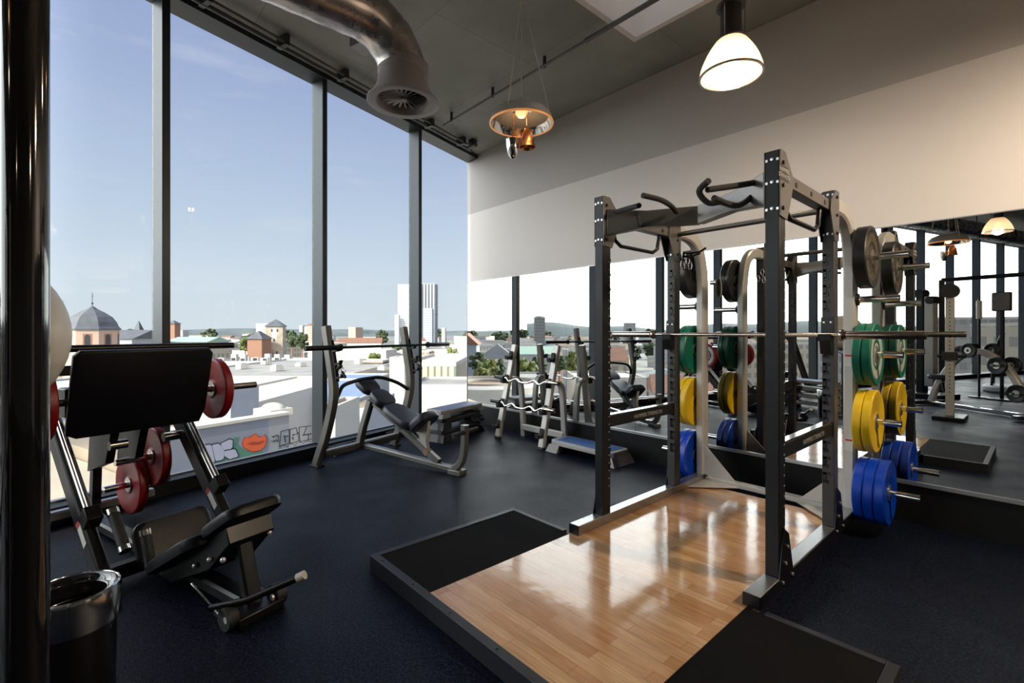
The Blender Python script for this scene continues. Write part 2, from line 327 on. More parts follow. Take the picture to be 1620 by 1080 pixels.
# services under the ceiling
o = MB().tube([(-5.72, 3.80, CZ-.11), (-3.1, 3.77, CZ-.11)], .014).tube([(-3.1, 3.77, CZ-.11), (3.5, 3.70, CZ-.11)], .024).build('ceiling_conduit', M['concrete_pipe'], label='thin grey conduit running below the ceiling towards the skylight', cat='pipe')
for x in (-5.5, -4.6, -3.7): MB().bb(x-.012, x+.012, 3.775, 3.805, CZ-.10, CZ-.001).ball((x, 3.79, CZ-.11), .022, 10).build('conduit_clamp', M['mullion'], o)
o = MB().tube([W(.5, .42, 4.40), W(14, .42, 4.40)], .022).tube([W(.7, .50, 4.42), W(14, .50, 4.42)], .014).build('window_pipe', M['concrete_pipe'], label='pair of dark pipes running along the ceiling above the windows', cat='pipe')
for q in range(9): MB().box(W(.8+q*.75, .45, 4.44), (.05, .16, .11), RW).build('pipe_bracket', M['mullion'], o, bevel=.004)
c = P(583, 66, Z=4.44); MB().box(c, (.2, .34, .11), RW).build('junction_box', M['duct_plain'], bevel=.006, label='small grey box screwed to the ceiling behind the duct', cat='junction box')
o = empty('spotlight', P(728, 236, Z=4.40)+WN*.25, label='small dark spotlight in the ceiling corner above the windows', cat='spotlight')
MB().bb(-.05, .05, -.05, .05, .02, .098).build('bracket', M['mullion'], o, bevel=.005)
MB().tube([(-.09, 0, -.0), (.08, 0, .0)], .035).build('lamp_head', M['concrete_pipe'], o)

# tall glossy black column at the left edge
cp = ray(40, 526); cp = V((cp.x, cp.y, 0))*1.2
o = empty('trim_6', cp, kind='structure', label='tall glossy black column at the left edge')
MB().lathe([(.0, 0), (.0455, 0), (.0455, CZ-.001), (0, CZ-.001)], n=48, close=False).build('column_shaft', M['black_gloss'], o, kind='structure')
# ================================================================ lamps and duct
def emis(name, col, st):
    m = bpy.data.materials.new(name); m.use_nodes = True; b = m.node_tree.nodes['Principled BSDF']; b.inputs['Base Color'].default_value = (*col, 1)
    b.inputs['Emission Color'].default_value = (*col, 1); b.inputs['Emission Strength'].default_value = st; return m
M['bulb'] = emis('bulb_glow', (1, .78, .5), 7)
def shade_mat():
    m = bpy.data.materials.new('ribbed_glass'); m.use_nodes = True; nt = m.node_tree; nt.nodes.clear(); N = nt.nodes.new; L = nt.links.new
    o = N('ShaderNodeOutputMaterial'); tl = N('ShaderNodeBsdfTranslucent'); tl.inputs[0].default_value = (.95, .85, .72, 1); g = N('ShaderNodeBsdfGlossy'); g.inputs['Roughness'].default_value = .12; g.inputs[0].default_value = (.9, .85, .8, 1)
    tr = N('ShaderNodeBsdfTransparent'); tr.inputs[0].default_value = (.95, .9, .85, 1)
    a = N('ShaderNodeMixShader'); a.inputs[0].default_value = .35; L(tl.outputs[0], a.inputs[1]); L(tr.outputs[0], a.inputs[2])
    df = N('ShaderNodeBsdfDiffuse'); df.inputs[0].default_value = (.85, .75, .62, 1); a2 = N('ShaderNodeMixShader'); a2.inputs[0].default_value = .2; L(a.outputs[0], a2.inputs[1]); L(df.outputs[0], a2.inputs[2]); b = N('ShaderNodeMixShader'); b.inputs[0].default_value = .22; L(a2.outputs[0], b.inputs[1]); L(g.outputs[0], b.inputs[2]); L(b.outputs[0], o.inputs[0]); return m
M['shade'] = shade_mat()
M['ballast'] = mat('ballast_black', (.03, .03, .032), .4, .3)
def pendant(loc, energy, flip=False, **k):
    o = empty('pendant_lamp', loc, **k); x, y, z = loc
    r0 = .215; n = 72; prof = []
    for i in range(13):
        a = i/12; prof.append((.085+(r0-.085)*math.sin(a*math.pi/2)**.8, .27*(1-a)**1.15))
    mb = MB(); rings = []
    for r, zz in prof+[(r-.006, zz) for r, zz in prof[::-1]]:
        rings.append([V((math.cos(2*math.pi*q/n)*(r+(.0018 if q % 2 else -.0018)), math.sin(2*math.pi*q/n)*(r+(.0018 if q % 2 else -.0018)), zz)) for q in range(n)])
    sh = mb.loops(rings, caps=False).build('glass_shade', M['shade'], o)
    tl_ = []
    MB().lathe([(r0-.009, 0), (r0+.004, 0), (r0+.004, .012), (r0-.009, .012), (r0-.009, 0)], n=48).build('shade_rim', M['chrome'], o)
    MB().lathe([(.0, .262), (.092, .262), (.098, .275), (.075, .285), (.072, .50), (.10, .503), (.10, .52), (0, .52)], n=36).build('ballast_housing', M['ballast'], o)
    for q in range(3):
        a = q*2.094+.5; MB().tube([(math.cos(a)*.095, math.sin(a)*.095, .27), (math.cos(a)*.095, math.sin(a)*.095, .515)], .004, 8).build('housing_rod', M['chrome'], o)
    mb = MB().tube(smooth_path([(-.06, 0, .52), (-.05, 0, .57), (0, 0, .60), (.05, 0, .57), (.06, 0, .52)]), .006, 8); mb.tube([(0, 0, .60), (0, 0, CZ-z-.002)], .010, 10); mb.lathe([(0, CZ-z-.03), (.05, CZ-z-.03), (.05, CZ-z-.001), (0, CZ-z-.001)], n=20)
    mb.build('suspension_stem', M['ballast'], o)
    MB().ball((0, 0, .12), .05, 16, (1, 1, 1.3)).build('bulb', M['bulb'], o)
    l = bpy.data.lights.new('lamp_light', 'POINT'); l.energy = energy; l.color = (1, .80, .58); l.shadow_soft_size = .08
    lo = bpy.data.objects.new('lamp_light', l); COL.objects.link(lo); lo.parent = o; lo.location = (0, 0, .03)
    return o
pendant((-1.54, 3.53, 3.32), 26, label='pendant lamp with a ribbed glass shade above the power rack', cat='pendant lamp')
for i, (x, y) in enumerate(((1.3, 3.6), (3.8, 2.6), (-.6, -3.4), (3.4, -3.6))):  # pendants out of view are added to brighten the room; one shows mirrored
    pendant((x, y, 3.32), (340, 90, 8, 10, 15, 15)[i], label=['pendant lamp hanging beyond the right edge of the view', 'pendant lamp hanging near the east wall', 'pendant lamp seen in the mirror above the cable tower', 'pendant lamp hanging behind the camera',
            ][i], cat='pendant lamp')

M['amber'] = mat('amber_rim', (.85, .33, .10), .3, 0, **{'Emission Color': (1, .42, .12, 1), 'Emission Strength': .35})
M['dish_paint'] = mat('dish_outside_paint', (.30, .29, .27), .45)
M['cable'] = mat('steel_cable', (.50, .48, .42), .5)
M['copper'] = mat('copper_cup', (.80, .34, .14), .22, .9)
M['heat'] = emis('lamp_filament', (1, .45, .2), 1.6)
def dish(loc, apex, energy, **k):
    o = empty('dish_lamp', loc, **k); x, y, z = loc; ap = V(apex)-V(loc)
    R0 = .275
    MB().lathe([(.06, .145), (.14, .135), (.22, .10), (.262, .045), (R0, 0), (R0-.006, 0), (.25, .045), (.21, .088), (.13, .122), (.0, .135)], n=56).build('reflector', M['chrome'], o)
    MB().lathe([(.05, .149), (.145, .141), (.226, .106), (.269, .052), (R0+.006, .012), (R0+.001, .014), (.263, .048), (.05, .147)], n=56, close=False).build('dish_cover', M['dish_paint'], o)
    MB().lathe([(R0-.003, -.007), (R0+.005, -.007), (R0+.008, .0), (R0+.006, .010), (R0-.001, .008), (R0-.003, -.007)], n=56).build('rim_ring', M['amber'], o)
    MB().bb(-.02, .02, -.02, .02, .145, .235).build('top_bracket', M['dish_paint'], o, bevel=.004)
    MB().lathe([(0, .135), (.05, .13), (.055, .09), (.03, .06), (0, .055)], n=24).build('bulb', M['heat'], o)
    for q in range(3):
        a = q*2.094+.9; MB().tube([(math.cos(a)*.26, math.sin(a)*.26, .06), ap], .005, 6).build('suspension_cable', M['cable'], o)
    MB().tube([(0, 0, .23), ap], .005, 6).tube([ap, (ap.x, ap.y, CZ-z)], .006, 6).build('suspension_cable', M['cable'], o)
    for (cx, cy, zz, up, mt) in ((-.06, -.05, -.235, -1, 'chrome'), (.055, .02, -.16, 1, 'copper')):
        if up < 0: MB().lathe([(.062, .10), (.058, .04), (.042, -.03), (.02, -.062), (0, -.07)], (cx, cy, zz), n=28).lathe([(.062, .10), (.056, .10), (.05, .04), (.036, -.025), (0, -.06)], (cx, cy, zz), n=28).build('reflector_cup', M[mt], o)
        else: MB().lathe([(0, .11), (.03, .10), (.052, .05), (.062, -.03), (.072, -.06), (.068, -.062), (.055, -.03), (.045, .04), (0, .095)], (cx, cy, zz), n=28).build('copper_cup', M[mt], o)
        MB().tube([(cx, cy, zz+.09), (cx*.8, cy, .10)], .004, 8).build('cup_stem', M['copper'], o)
    l = bpy.data.lights.new('lamp_light', 'POINT'); l.energy = energy; l.color = (1, .62, .32); l.shadow_soft_size = .04
    lo = bpy.data.objects.new('lamp_light', l); COL.objects.link(lo); lo.parent = o; lo.location = (0, 0, .03)
R_ = None
dl = P(825, 196, T=4.2)
dish(tuple(dl), (dl.x, dl.y, 4.42), 1.2, label='mirrored dish lamp with amber rim and a hanging copper cup, left of the pendant', cat='pendant lamp')
dish((-1.13, -1.85, 3.0), (-1.13, -1.85, 4.35), 1.2, label='mirrored dish lamp seen only in the mirror', cat='pendant lamp')

# ventilation duct with swirl diffuser
o = empty('ventilation_duct', (0, 0, 0), label='round spiral duct curving down to a bell shaped swirl diffuser by the windows', cat='duct')
b0 = P(638, 163, T=4.15); b0.z = P(638, 163, T=4.15).z
top = V((b0.x, b0.y, 4.08))
pth = [b0+V((0, 0, .30)), b0+V((0, 0, .38))]
# quarter bend then the run parallel to the windows towards the camera side
dr = V((.2888, -.9574, 0)); dr = V((-.02, -1, 0)).normalized(); Rb = .42; cz = 4.06-Rb
cc = b0+dr*Rb; cc.z = cz
arcp = [cc+(-dr*math.cos(a)+V((0, 0, 1))*math.sin(a))*Rb for a in [math.pi/2*i/10 for i in range(11)]]
run = [cc+V((0, 0, Rb))+dr*.3, cc+V((0, 0, Rb))+dr*.8, cc+V((0, 0, Rb))+dr*.8+V((.2888, -.9574, 0))*1.2, cc+V((0, 0, Rb))+dr*.8+V((.2888, -.9574, 0))*14]
mb = MB(); rd = .20
body = [V((b0.x, b0.y, b0.z+.30))]+arcp+run
# spiral ribs: alternate radius slightly
fine = []
for i in range(len(body)-1):
    L = (body[i+1]-body[i]).length; n = max(1, int(L/.06))
    for k in range(n): fine.append(body[i].lerp(body[i+1], k/n))
fine.append(body[-1])
mb.tube(fine, rd, 36, taper=[rd+(.004 if i % 3 == 0 else 0) for i in range(len(fine))]).build('duct_body', M['duct'], o)
MB().lathe([(.205, .24), (.215, .25), (.215, .33), (.205, .34), (.20, .34)], b0, n=48).build('duct_collar', M['duct_plain'], o)
MB().lathe([(.198, .26), (.205, .24), (.222, .14), (.25, .08), (.262, .035), (.262, .02), (.305, .012), (.308, 0), (.30, -.004), (.235, 0), (.215, .02), (.20, .06), (.19, .08)], b0, n=56).build('diffuser_bell', M['duct_plain'], o)
MB().lathe([(0, .07), (.20, .07), (.20, .085), (0, .085)], b0, n=40).build('diffuser_back', M['steel_black'], o)
for q in range(20):
    a = 2*math.pi*q/20; R3 = Matrix.Rotation(a, 3, 'Z') @ Matrix.Rotation(math.radians(28), 3, 'X')
    MB().box(b0+Matrix.Rotation(a, 3, 'Z') @ V((.11, 0, .045)), (.16, .022, .002), R3).build('swirl_vane', M['duct_plain'], o, smooth=False)
MB().lathe([(0, .02), (.03, .02), (.035, .035), (.03, .06), (0, .06)], b0, n=24).build('diffuser_hub', M['duct_plain'], o)
for q in range(8):
    mb = MB()
    c = cc+V((0, 0, Rb))+dr*.8+V((.2888, -.9574, 0))*(.9+1.6*q)
    mb.lathe([(rd+.008, -.02), (rd+.012, -.02), (rd+.012, .02), (rd+.008, .02), (rd+.008, -.02)], c, (.2888, -.9574, 0), n=36)
    mb.bb(c.x-.012, c.x+.012, c.y-.012, c.y+.012, c.z+rd, CZ-.001)
    mb.build('duct_hanger', M['mullion'], o)
# ================================================================ lifting platform
def wood_mat():
    m = mat('oak_strip_wood', (.5, .3, .14), .13, coat=.3); nt = m.node_tree; b = nt.nodes['Principled BSDF']; N = nt.nodes.new; L = nt.links.new
    b.inputs['Coat Roughness'].default_value = .08
    t = N('ShaderNodeTexCoord'); br = N('ShaderNodeTexBrick'); L(t.outputs['Object'], br.inputs[0])
    br.inputs['Scale'].default_value = 1; br.inputs['Brick Width'].default_value = .52; br.inputs['Row Height'].default_value = .068; br.inputs['Mortar Size'].default_value = .0007
    br.inputs['Color1'].default_value = (.60, .38, .21, 1); br.inputs['Color2'].default_value = (.44, .22, .095, 1); br.inputs['Mortar'].default_value = (.16, .07, .03, 1); br.offset_frequency = 2; br.offset = .43
    mp = N('ShaderNodeMapping'); mp.inputs['Scale'].default_value = (2.2, 34, 1); L(t.outputs['Object'], mp.inputs[0])
    n = N('ShaderNodeTexNoise'); n.inputs['Scale'].default_value = 2.4; n.inputs['Detail'].default_value = 7; n.inputs['Distortion'].default_value = .6; L(mp.outputs[0], n.inputs[0])
    r = N('ShaderNodeMapRange'); r.inputs['From Min'].default_value = .3; r.inputs['From Max'].default_value = .72; r.inputs['To Min'].default_value = 1.12; r.inputs['To Max'].default_value = .72; L(n.outputs[0], r.inputs[0])
    s = N('ShaderNodeVectorMath'); s.operation = 'SCALE'; L(br.outputs[0], s.inputs[0]); L(r.outputs[0], s.inputs['Scale']); L(s.outputs[0], b.inputs['Base Color'])
    n2 = N('ShaderNodeTexNoise'); n2.inputs['Scale'].default_value = 9; n2.inputs['Detail'].default_value = 3; L(t.outputs['Object'], n2.inputs[0])
    bu = N('ShaderNodeBump'); bu.inputs['Strength'].default_value = .05; bu.inputs['Distance'].default_value = .02; L(n2.outputs[0], bu.inputs['Height']); L(bu.outputs[0], b.inputs['Normal']); L(bu.outputs[0], b.inputs['Coat Normal'])
    return m
M['wood'] = wood_mat()
pf = empty('lifting_platform', (-1.563, 1.287, 0), label='lifting platform with an oak strip centre and black rubber side mats', cat='lifting platform')
pc = lambda x0, x1, y0, y1, z0, z1: MB().bb(x0+1.563, x1+1.563, y0-1.287, y1-1.287, z0, z1)
PX0, PX1, PXa, PXb, PY0, PY1, PY2 = -2.735, -.392, -2.135, -.985, 1.287, 2.46, 4.12
pc(PXa, PXb, PY0+.05, PY2, .0, .090).build('wood_deck', M['wood'], pf, smooth=False)
M['mat'] = mat('smooth_rubber_mat', (.004, .004, .0043), .8, spec=.1, bump=.15, bscale=180)
for x0, x1 in ((PX0+.045, PXa-.001), (PXb+.001, PX1-.045)):
    pc(x0, x1, PY0+.05, PY1-.036, 0, .089).build('rubber_mat', M['mat'], pf, smooth=False)
M['pframe'] = mat('platform_steel_edge', (.022, .023, .028), .45, .1, spec=.3)
mb = pc(PX0, PX1, PY0, PY0+.048, 0, .094)
for x0, x1 in ((PX0, PX0+.043), (PX1-.043, PX1)): mb.bb(x0+1.563, x1+1.563, .049, PY1-1.287, 0, .094)
for x0, x1 in ((PX0+.044, PXa-.055), (PXb+.085, PX1-.044)): mb.bb(x0+1.563, x1+1.563, PY1-1.287-.034, PY1-1.287, 0, .094)
fr = mb.build('edge_frame', M['pframe'], pf, bevel=.003)
mb = MB()
for k in range(7): mb.lathe([(0, .0945), (.007, .0945), (.007, .097), (0, .097)], (-1.05+k*.35, .024, 0), n=12).cut()
mb.build_each('frame_bolt', M['steel_black'], fr)

# ================================================================ power rack
rk = empty('power_rack', (-1.5375, 3.2, 0), label='dark steel power rack with pull-up grips standing on the wooden platform', cat='power rack')
def rm(): return MB()
ox, oy = -1.5375, 3.2
def rb(x0, x1, y0, y1, z0, z1, mb=None): return (mb or MB()).bb(x0-ox, x1-ox, y0-oy, y1-oy, z0, z1)
XL, XRt = -2.109, -.966; BZ = .155
YF, YFb, YR, YRb = 2.71, 2.80, 3.685, 3.775
def rp(p): return V((p[0]-ox, p[1]-oy, p[2]))
for x in (XL, XRt):
    sg = -1 if x < ox else 1
    rl = MB().bb(x-.04-ox, x+.04-ox, 2.445-oy, 4.30-oy, .0915, BZ).build('base_rail', M['steel_rail'], rk, bevel=.004)
    MB().bb(x-.0415-ox, x+.0415-ox, 2.440-oy, 2.4445-oy, .0915, BZ).bb(x+sg*.0405-ox, x+sg*.044-ox, 2.445-oy, 4.30-oy, .0915, BZ-.002).build('rail_cover', M['steel_black'], rl, bevel=.001)  # black sheets darken the rail sides; only the top catches light
    # foot gussets
    for (ya, yb) in ((YF, YFb), (YR, YRb)):
        xo = x+sg*.036
        g = MB().prism([rp((xo+.0 if sg > 0 else xo-.008, ya-.03, .10)), rp((xo if sg > 0 else xo-.008, yb+.11, .10)), rp((xo if sg > 0 else xo-.008, yb+.03, .36)), rp((xo if sg > 0 else xo-.008, ya+.045, .41))], (.008, 0, 0)).build('foot_gusset', M['steel_black'], rk, bevel=.002)
        mb = MB()
        for yy, zz in ((ya+.02, .13), (yb+.07, .13), (yb, .30), (ya+.06, .22)): mb.cut().lathe([(0, 0), (.008, 0), (.008, .007), (0, .007)], rp((x+sg*.045, yy, zz)), (sg, 0, 0), n=10)
        mb.build('gusset_bolt', M['bolt'], g)
    fu = rb(x-.035, x+.035, YF, YFb, BZ, 2.405).build('upright', M['steel_dark'], rk, bevel=.004)
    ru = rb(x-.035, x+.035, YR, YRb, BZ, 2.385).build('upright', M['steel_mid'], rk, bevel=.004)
    # adjustment holes along the uprights
    for uu, (ya, yb) in ((fu, (YF, YFb)), (ru, (YR, YRb))):
        mb = MB()
        for k in range(30):
            z = .35+k*.055
            if z < 1.96:
                for s2 in (-1, 1): mb.lathe([(0, 0), (.0045, 0), (.0045, .0012), (0, .0012)], rp((x+s2*.0352, yb-.018, z)), (s2, 0, 0), n=8)
        h = mb.build('adjustment_hole', M['white_grey'] if uu is fu else M['steel_black'], uu, smooth=False)
        # top bolts
        mb = MB()
        for z in (2.355, 2.235, 2.095):
            for s2 in (-1, 0, 1):
                if s2 == 0: mb.lathe([(0, 0), (.009, 0), (.008, .006), (0, .007)], rp((x, ya-.0003, z+.004)), (0, -1, 0), n=12)
                else: mb.box(rp((x+s2*.027, ya-.0012, z)), (.011, .0035, .013))
                mb.cut()
        mb.build_each('top_bolt', M['bolt'], uu)
    # J slot strips: on the back of the front uprights and the front of the rear ones
    for yb_, sy in ((YR, -1), (YFb, 1)):
        mb = MB(); strip_side = -sg
        for k in range(15):
            z = .45+k*.104
            if 1.34 < z < 1.53 and sy < 0: continue
            xx = x+sg*(-.012)
            y0 = yb_+sy*.0005; y1 = yb_+sy*.004
            mb.bb(xx-.018-ox, xx+.004-ox, y0-oy, y1-oy, z, z+.062)
            mb.bb(xx-.018-ox, xx+.024-ox, y0-oy, y1-oy, z+.045, z+.062)
            mb.bb(xx-.018-ox, xx+.014-ox, y0-oy, y1-oy, z-.012, z+.010).cut()
        mb.build_each('hook_slot', M['steel_black'], rk, bevel=.001)
    # hook teeth that stick out of the inner edge
    mb = MB()
    for k in range(15):
        z = .45+k*.104
        mb.prism([rp((x-.004, YFb, z)), rp((x-.004, YFb+.026, z+.004)), rp((x-.004, YFb+.026, z+.022)), rp((x-.004, YFb+.012, z+.018)), rp((x-.004, YFb, z+.034))], (.008, 0, 0)).cut()
    mb.build_each('hook_tooth', M['steel_black'], rk, smooth=False)
    # upper side beam
    rb(x-.032, x+.032, YFb+.001, YR-.001, 2.235, 2.308).build('side_beam', M['gusset'], rk, bevel=.005)
    mb = MB()
    for yy in (2.98, 3.24, 3.5): mb.lathe([(0, 0), (.016, 0), (.016, .003), (0, .003)], rp((x+.0322, yy, 2.27)), (1, 0, 0), n=14).lathe([(0, 0), (.016, 0), (.016, .003), (0, .003)], rp((x-.0322, yy, 2.27)), (-1, 0, 0), n=14).cut()
    mb.build_each('beam_hole', M['steel_black'], rk)
    # outer top gussets
    for (ya, yb, d1) in ((YF, YFb, 1), (YR, YRb, -1)):
        for so in (1, -1):
            xo = x+so*.0355
            q = [(ya if d1 > 0 else yb, 2.405 if d1 > 0 else 2.385), (ya+.075*1 if d1 > 0 else yb-.075, 2.405 if d1 > 0 else 2.385), (yb+.09 if d1 > 0 else ya-.09, 2.30), (yb+.10 if d1 > 0 else ya-.10, 2.235), (yb+.01 if d1 > 0 else ya-.01, 2.045), (ya if d1 > 0 else yb, 2.055)]
            g = MB().prism([rp((xo, yy, zz)) for yy, zz in q], (.006*so, 0, 0)).build('top_gusset', M['gusset'], rk, bevel=.0015)
            mb = MB()
            for z in (2.34, 2.22, 2.10):
                mb.lathe([(0, 0), (.011, 0), (.011, .008), (0, .008)], rp((xo+so*.006, (ya+yb)/2-.01, z)), (so, 0, 0), n=6).cut()
            mb.build_each('gusset_bolt', M['steel_black'], g)
    # side grip under the beam
    a = [(x, 2.86, 2.235), (x, 2.90, 2.12), (x, 2.97, 2.085), (x, 3.40, 2.085), (x, 3.47, 2.12), (x, 3.50, 2.235)]
    MB().tube([rp(p) for p in a], .0145, 12).build('side_grip', M['steel_black'], rk)
    # storage upright behind
    pts = [(x, YRb, 2.30), (x, 3.92, 2.30), (x, 4.04, 2.27), (x, 4.14, 2.20), (x, 4.20, 2.08), (x, 4.235, 1.90), (x, 4.235, .155)]
    pts = smooth_path(pts[:6], 3)+[V(pts[6])]
    su = MB().sweep([rp(p) for p in pts], (1, 0, 0), .075, .105).build('storage_upright', M['grey_frame'], rk)
    # warning stickers
    if sg > 0:
        for z in (1.24, .62):
            MB().bb(x-.026-ox, x+.026-ox, 4.1815-oy, 4.1822-oy, z-.045, z+.045).build('warning_sticker', M['white_grey'], su, smooth=False)
            MB().bb(x-.022-ox, x+.022-ox, 4.1808-oy, 4.1814-oy, z+.026, z+.040).build('sticker_band', M['sticker_red'], su, smooth=False)
    # weight horns: outwards, Ø50
    for z, ln in ((1.987, .30), (1.684, .25), (1.286, .27), (.804, .26), (.309, .36)):
        h = MB().tube([rp((x+sg*.0375, 4.235, z)), rp((x+sg*(.0375+ln), 4.235, z))], .0245, 16).build('weight_horn', M['chrome'], rk)
        MB().lathe([(0, 0), (.045, 0), (.045, .014), (.026, .014)], rp((x+sg*.0376, 4.235, z)), (sg, 0, 0), n=20).build('horn_collar', M['steel_black'], h)
    # triangular gusset plate at the foot of the storage upright
    s3 = -sg
    yy = 4.20
    MB().prism([rp((x-sg*.038, yy, .155)), rp((x-sg*.038, yy, .43)), rp((x-sg*.34, yy, .125)), rp((x-sg*.34, yy, .105))], (0, .008, 0)).build('foot_web', M['grey_frame'], rk, bevel=.001)
    MB().prism([rp((x-sg*.04, 4.27, .100)), rp((x-sg*.04, 3.90, .100)), rp((x-sg*.36, 4.20, .100)), rp((x-sg*.36, 4.27, .100))], (0, 0, .012)).build('corner_plate', M['grey_frame'], rk, bevel=.002)
    # safety arm
    xi = x-sg*.0
    sa = rb(x-.028, x+.028, YFb+.001, YR-.005, .765, .845).build('safety_arm', M['steel_dark'], rk, bevel=.003)
    rb(x-.022, x+.022, YFb+.002, YR-.006, .846, .852).build('arm_wear_strip', M['chrome'], sa)  # chrome strip imitates the light along the top of the arm
    text('lettering', 'HAMMER STRENGTH', .042, rp((x+.0286, 3.3, .803)), (0, 1, 0), (0, 0, 1), M['letter'], sa, .0006)
    # J hook
    jy = YR-.001
    jh = MB().bb(x-.038-ox, x+.038-ox, jy-.012-oy, jy-oy, 1.40, 1.545).prism([rp((x-.038, jy-.0, 1.41)), rp((x-.038, jy-.03, 1.402)), rp((x-.038, jy-.078, 1.385)), rp((x-.038, jy-.082, 1.43)), rp((x-.038, jy-.072, 1.43)), rp((x-.038, jy-.066, 1.403)), rp((x-.038, jy-.012, 1.4105))], (.076, 0, 0))
    jh.prism([rp((x-.03, jy, 1.41)), rp((x-.03, jy-.08, 1.39)), rp((x-.03, jy-.055, 1.30)), rp((x-.03, jy, 1.30))], (.06, 0, 0))
    j = jh.build('bar_hook', M['steel_black'], rk, bevel=.002)
    mb = MB()
    for s2 in (-1, 1): mb.lathe([(0, 0), (.007, 0), (.006, .005), (0, .006)], rp((x+s2*.02, jy-.012, 1.51)), (0, -1, 0), n=10).cut()
    mb.build_each('hook_bolt', M['bolt'], j)
text('lettering', 'HAMMER\nSTRENGTH', .033, rp((XRt+.0429, 2.765, 2.285)), (0, 1, 0), (0, 0, 1), M['white_grey'], rk, .0006)
MB().bb(XRt+.0416-ox, XRt+.0424-ox, 2.715-oy, 2.825-oy, 2.245, 2.325).build('name_plate', M['steel_black'], rk, smooth=False)
# rear cross tube and rear base beam
MB().tube([rp((XL, 3.735, 2.27)), rp((XRt, 3.735, 2.27))], .020, 16).build('rear_cross_tube', M['gusset'], rk)
rb(XL+.05, XRt-.05, 4.19, 4.27, .10, .14).build('rear_base_beam', M['grey_frame'], rk, bevel=.004)
rb(XL, XRt, 4.19, 4.25, 2.10, 2.10+.001) if False else None
# bent front cross beam
c0 = V((ox, 3.08, 2.20))
M['beam'] = mat('pullup_beam_steel', (.30, .28, .26), .28, .75)
for sg, x in ((-1, XL), (1, XRt)):
    e = V((x-sg*.036, YF+.05, 2.215))
    pts = [(e.x, e.y), (ox+sg*.0, 3.06)]
    n2 = V((pts[1][1]-pts[0][1], -(pts[1][0]-pts[0][0]), 0)).normalized()*.03
    a, b = V((pts[0][0], pts[0][1], 0)), V((pts[1][0], pts[1][1], 0))
    zA0, zA1, zB0, zB1 = 2.13, 2.31, 2.165, 2.285
    q = [rp(a+n2+V((0, 0, zA0))), rp(a-n2+V((0, 0, zA0))), rp(a-n2+V((0, 0, zA1))), rp(a+n2+V((0, 0, zA1)))]
    w = [rp(b+n2+V((0, 0, zB0))), rp(b-n2+V((0, 0, zB0))), rp(b-n2+V((0, 0, zB1))), rp(b+n2+V((0, 0, zB1)))]
    m_ = a.lerp(b, .45); zz0, zz1 = .55*zA0+.45*zB0+.02, .55*zA1+.45*zB1-.02
    u = [rp(m_+n2+V((0, 0, zz0))), rp(m_-n2+V((0, 0, zz0))), rp(m_-n2+V((0, 0, zz1))), rp(m_+n2+V((0, 0, zz1)))]
    MB().loops([q, u, w]).build('pullup_beam', M['beam'], rk, bevel=.004)
    MB().prism([rp((x-sg*.036, YF+.01, 2.10)), rp((x-sg*.036, YFb+.02, 2.10)), rp((x-sg*.036, YFb+.02, 2.33)), rp((x-sg*.036, YF+.01, 2.33))], (-sg*.008, 0, 0)).build('beam_end_plate', M['gusset'], rk, bevel=.002)
def grip(pp):
    MB().tube([rp(p) for p in smooth_path(pp, 4)], .0165, 14).build('pullup_grip', M['grip'], rk)
grip([P(1198, 288, Y=2.80), P(1168, 293, Y=2.66), P(1119, 300, Y=2.46)])
grip([P(1197, 304, Y=2.84), P(1178, 320, Y=2.74), P(1160, 325, Y=2.66), P(1129, 313, Y=2.50)])
grip([P(1121, 286, Y=2.40), P(1106, 303, Y=2.48), P(1121, 321, Y=2.72), P(1142, 319, Y=2.96)])
grip([P(968, 337, Y=2.80), P(985, 332, Y=2.70), P(1011, 325, Y=2.52)])
grip([P(1017, 309, Y=2.44), P(1045, 316, Y=2.60), P(1062, 326, Y=2.84), P(1070, 336, Y=2.94)])
grip([P(1006, 338, Y=2.50), P(1010, 349, Y=2.68), P(1012, 356, Y=2.86)])

# ---------------------------------------------------------------- barbells
def barbell(loc, rz, sleeve=.427, total=2.2, mt='bar_steel', **k):
    o = empty('barbell', loc, rz, **k); h = total/2
    MB().tube([(-h+sleeve, 0, 0), (h-sleeve, 0, 0)], .0142, 16).build('shaft', M[mt], o)
    for s in (-1, 1):
        MB().lathe([(0, h-sleeve), (.036, h-sleeve), (.039, h-sleeve+.008), (.036, h-sleeve+.02), (.0255, h-sleeve+.022), (.0255, h-.006), (.0225, h), (0, h)], (0, 0, 0), (s, 0, 0), n=24).build('sleeve', M[mt], o)
        MB().lathe([(.0256, h-sleeve+.024), (.0275, h-sleeve+.024), (.0275, h-sleeve+.036), (.0256, h-sleeve+.036)], (0, 0, 0), (s, 0, 0), n=24, close=False).build('sleeve_ring', M['p_red'] if s < 0 and rz == 0 else M['steel_black'], o)
    return o
barbell((-1.56, 3.635, 1.4265), 0, label='steel barbell racked on the power rack hooks at eye level', cat='barbell')

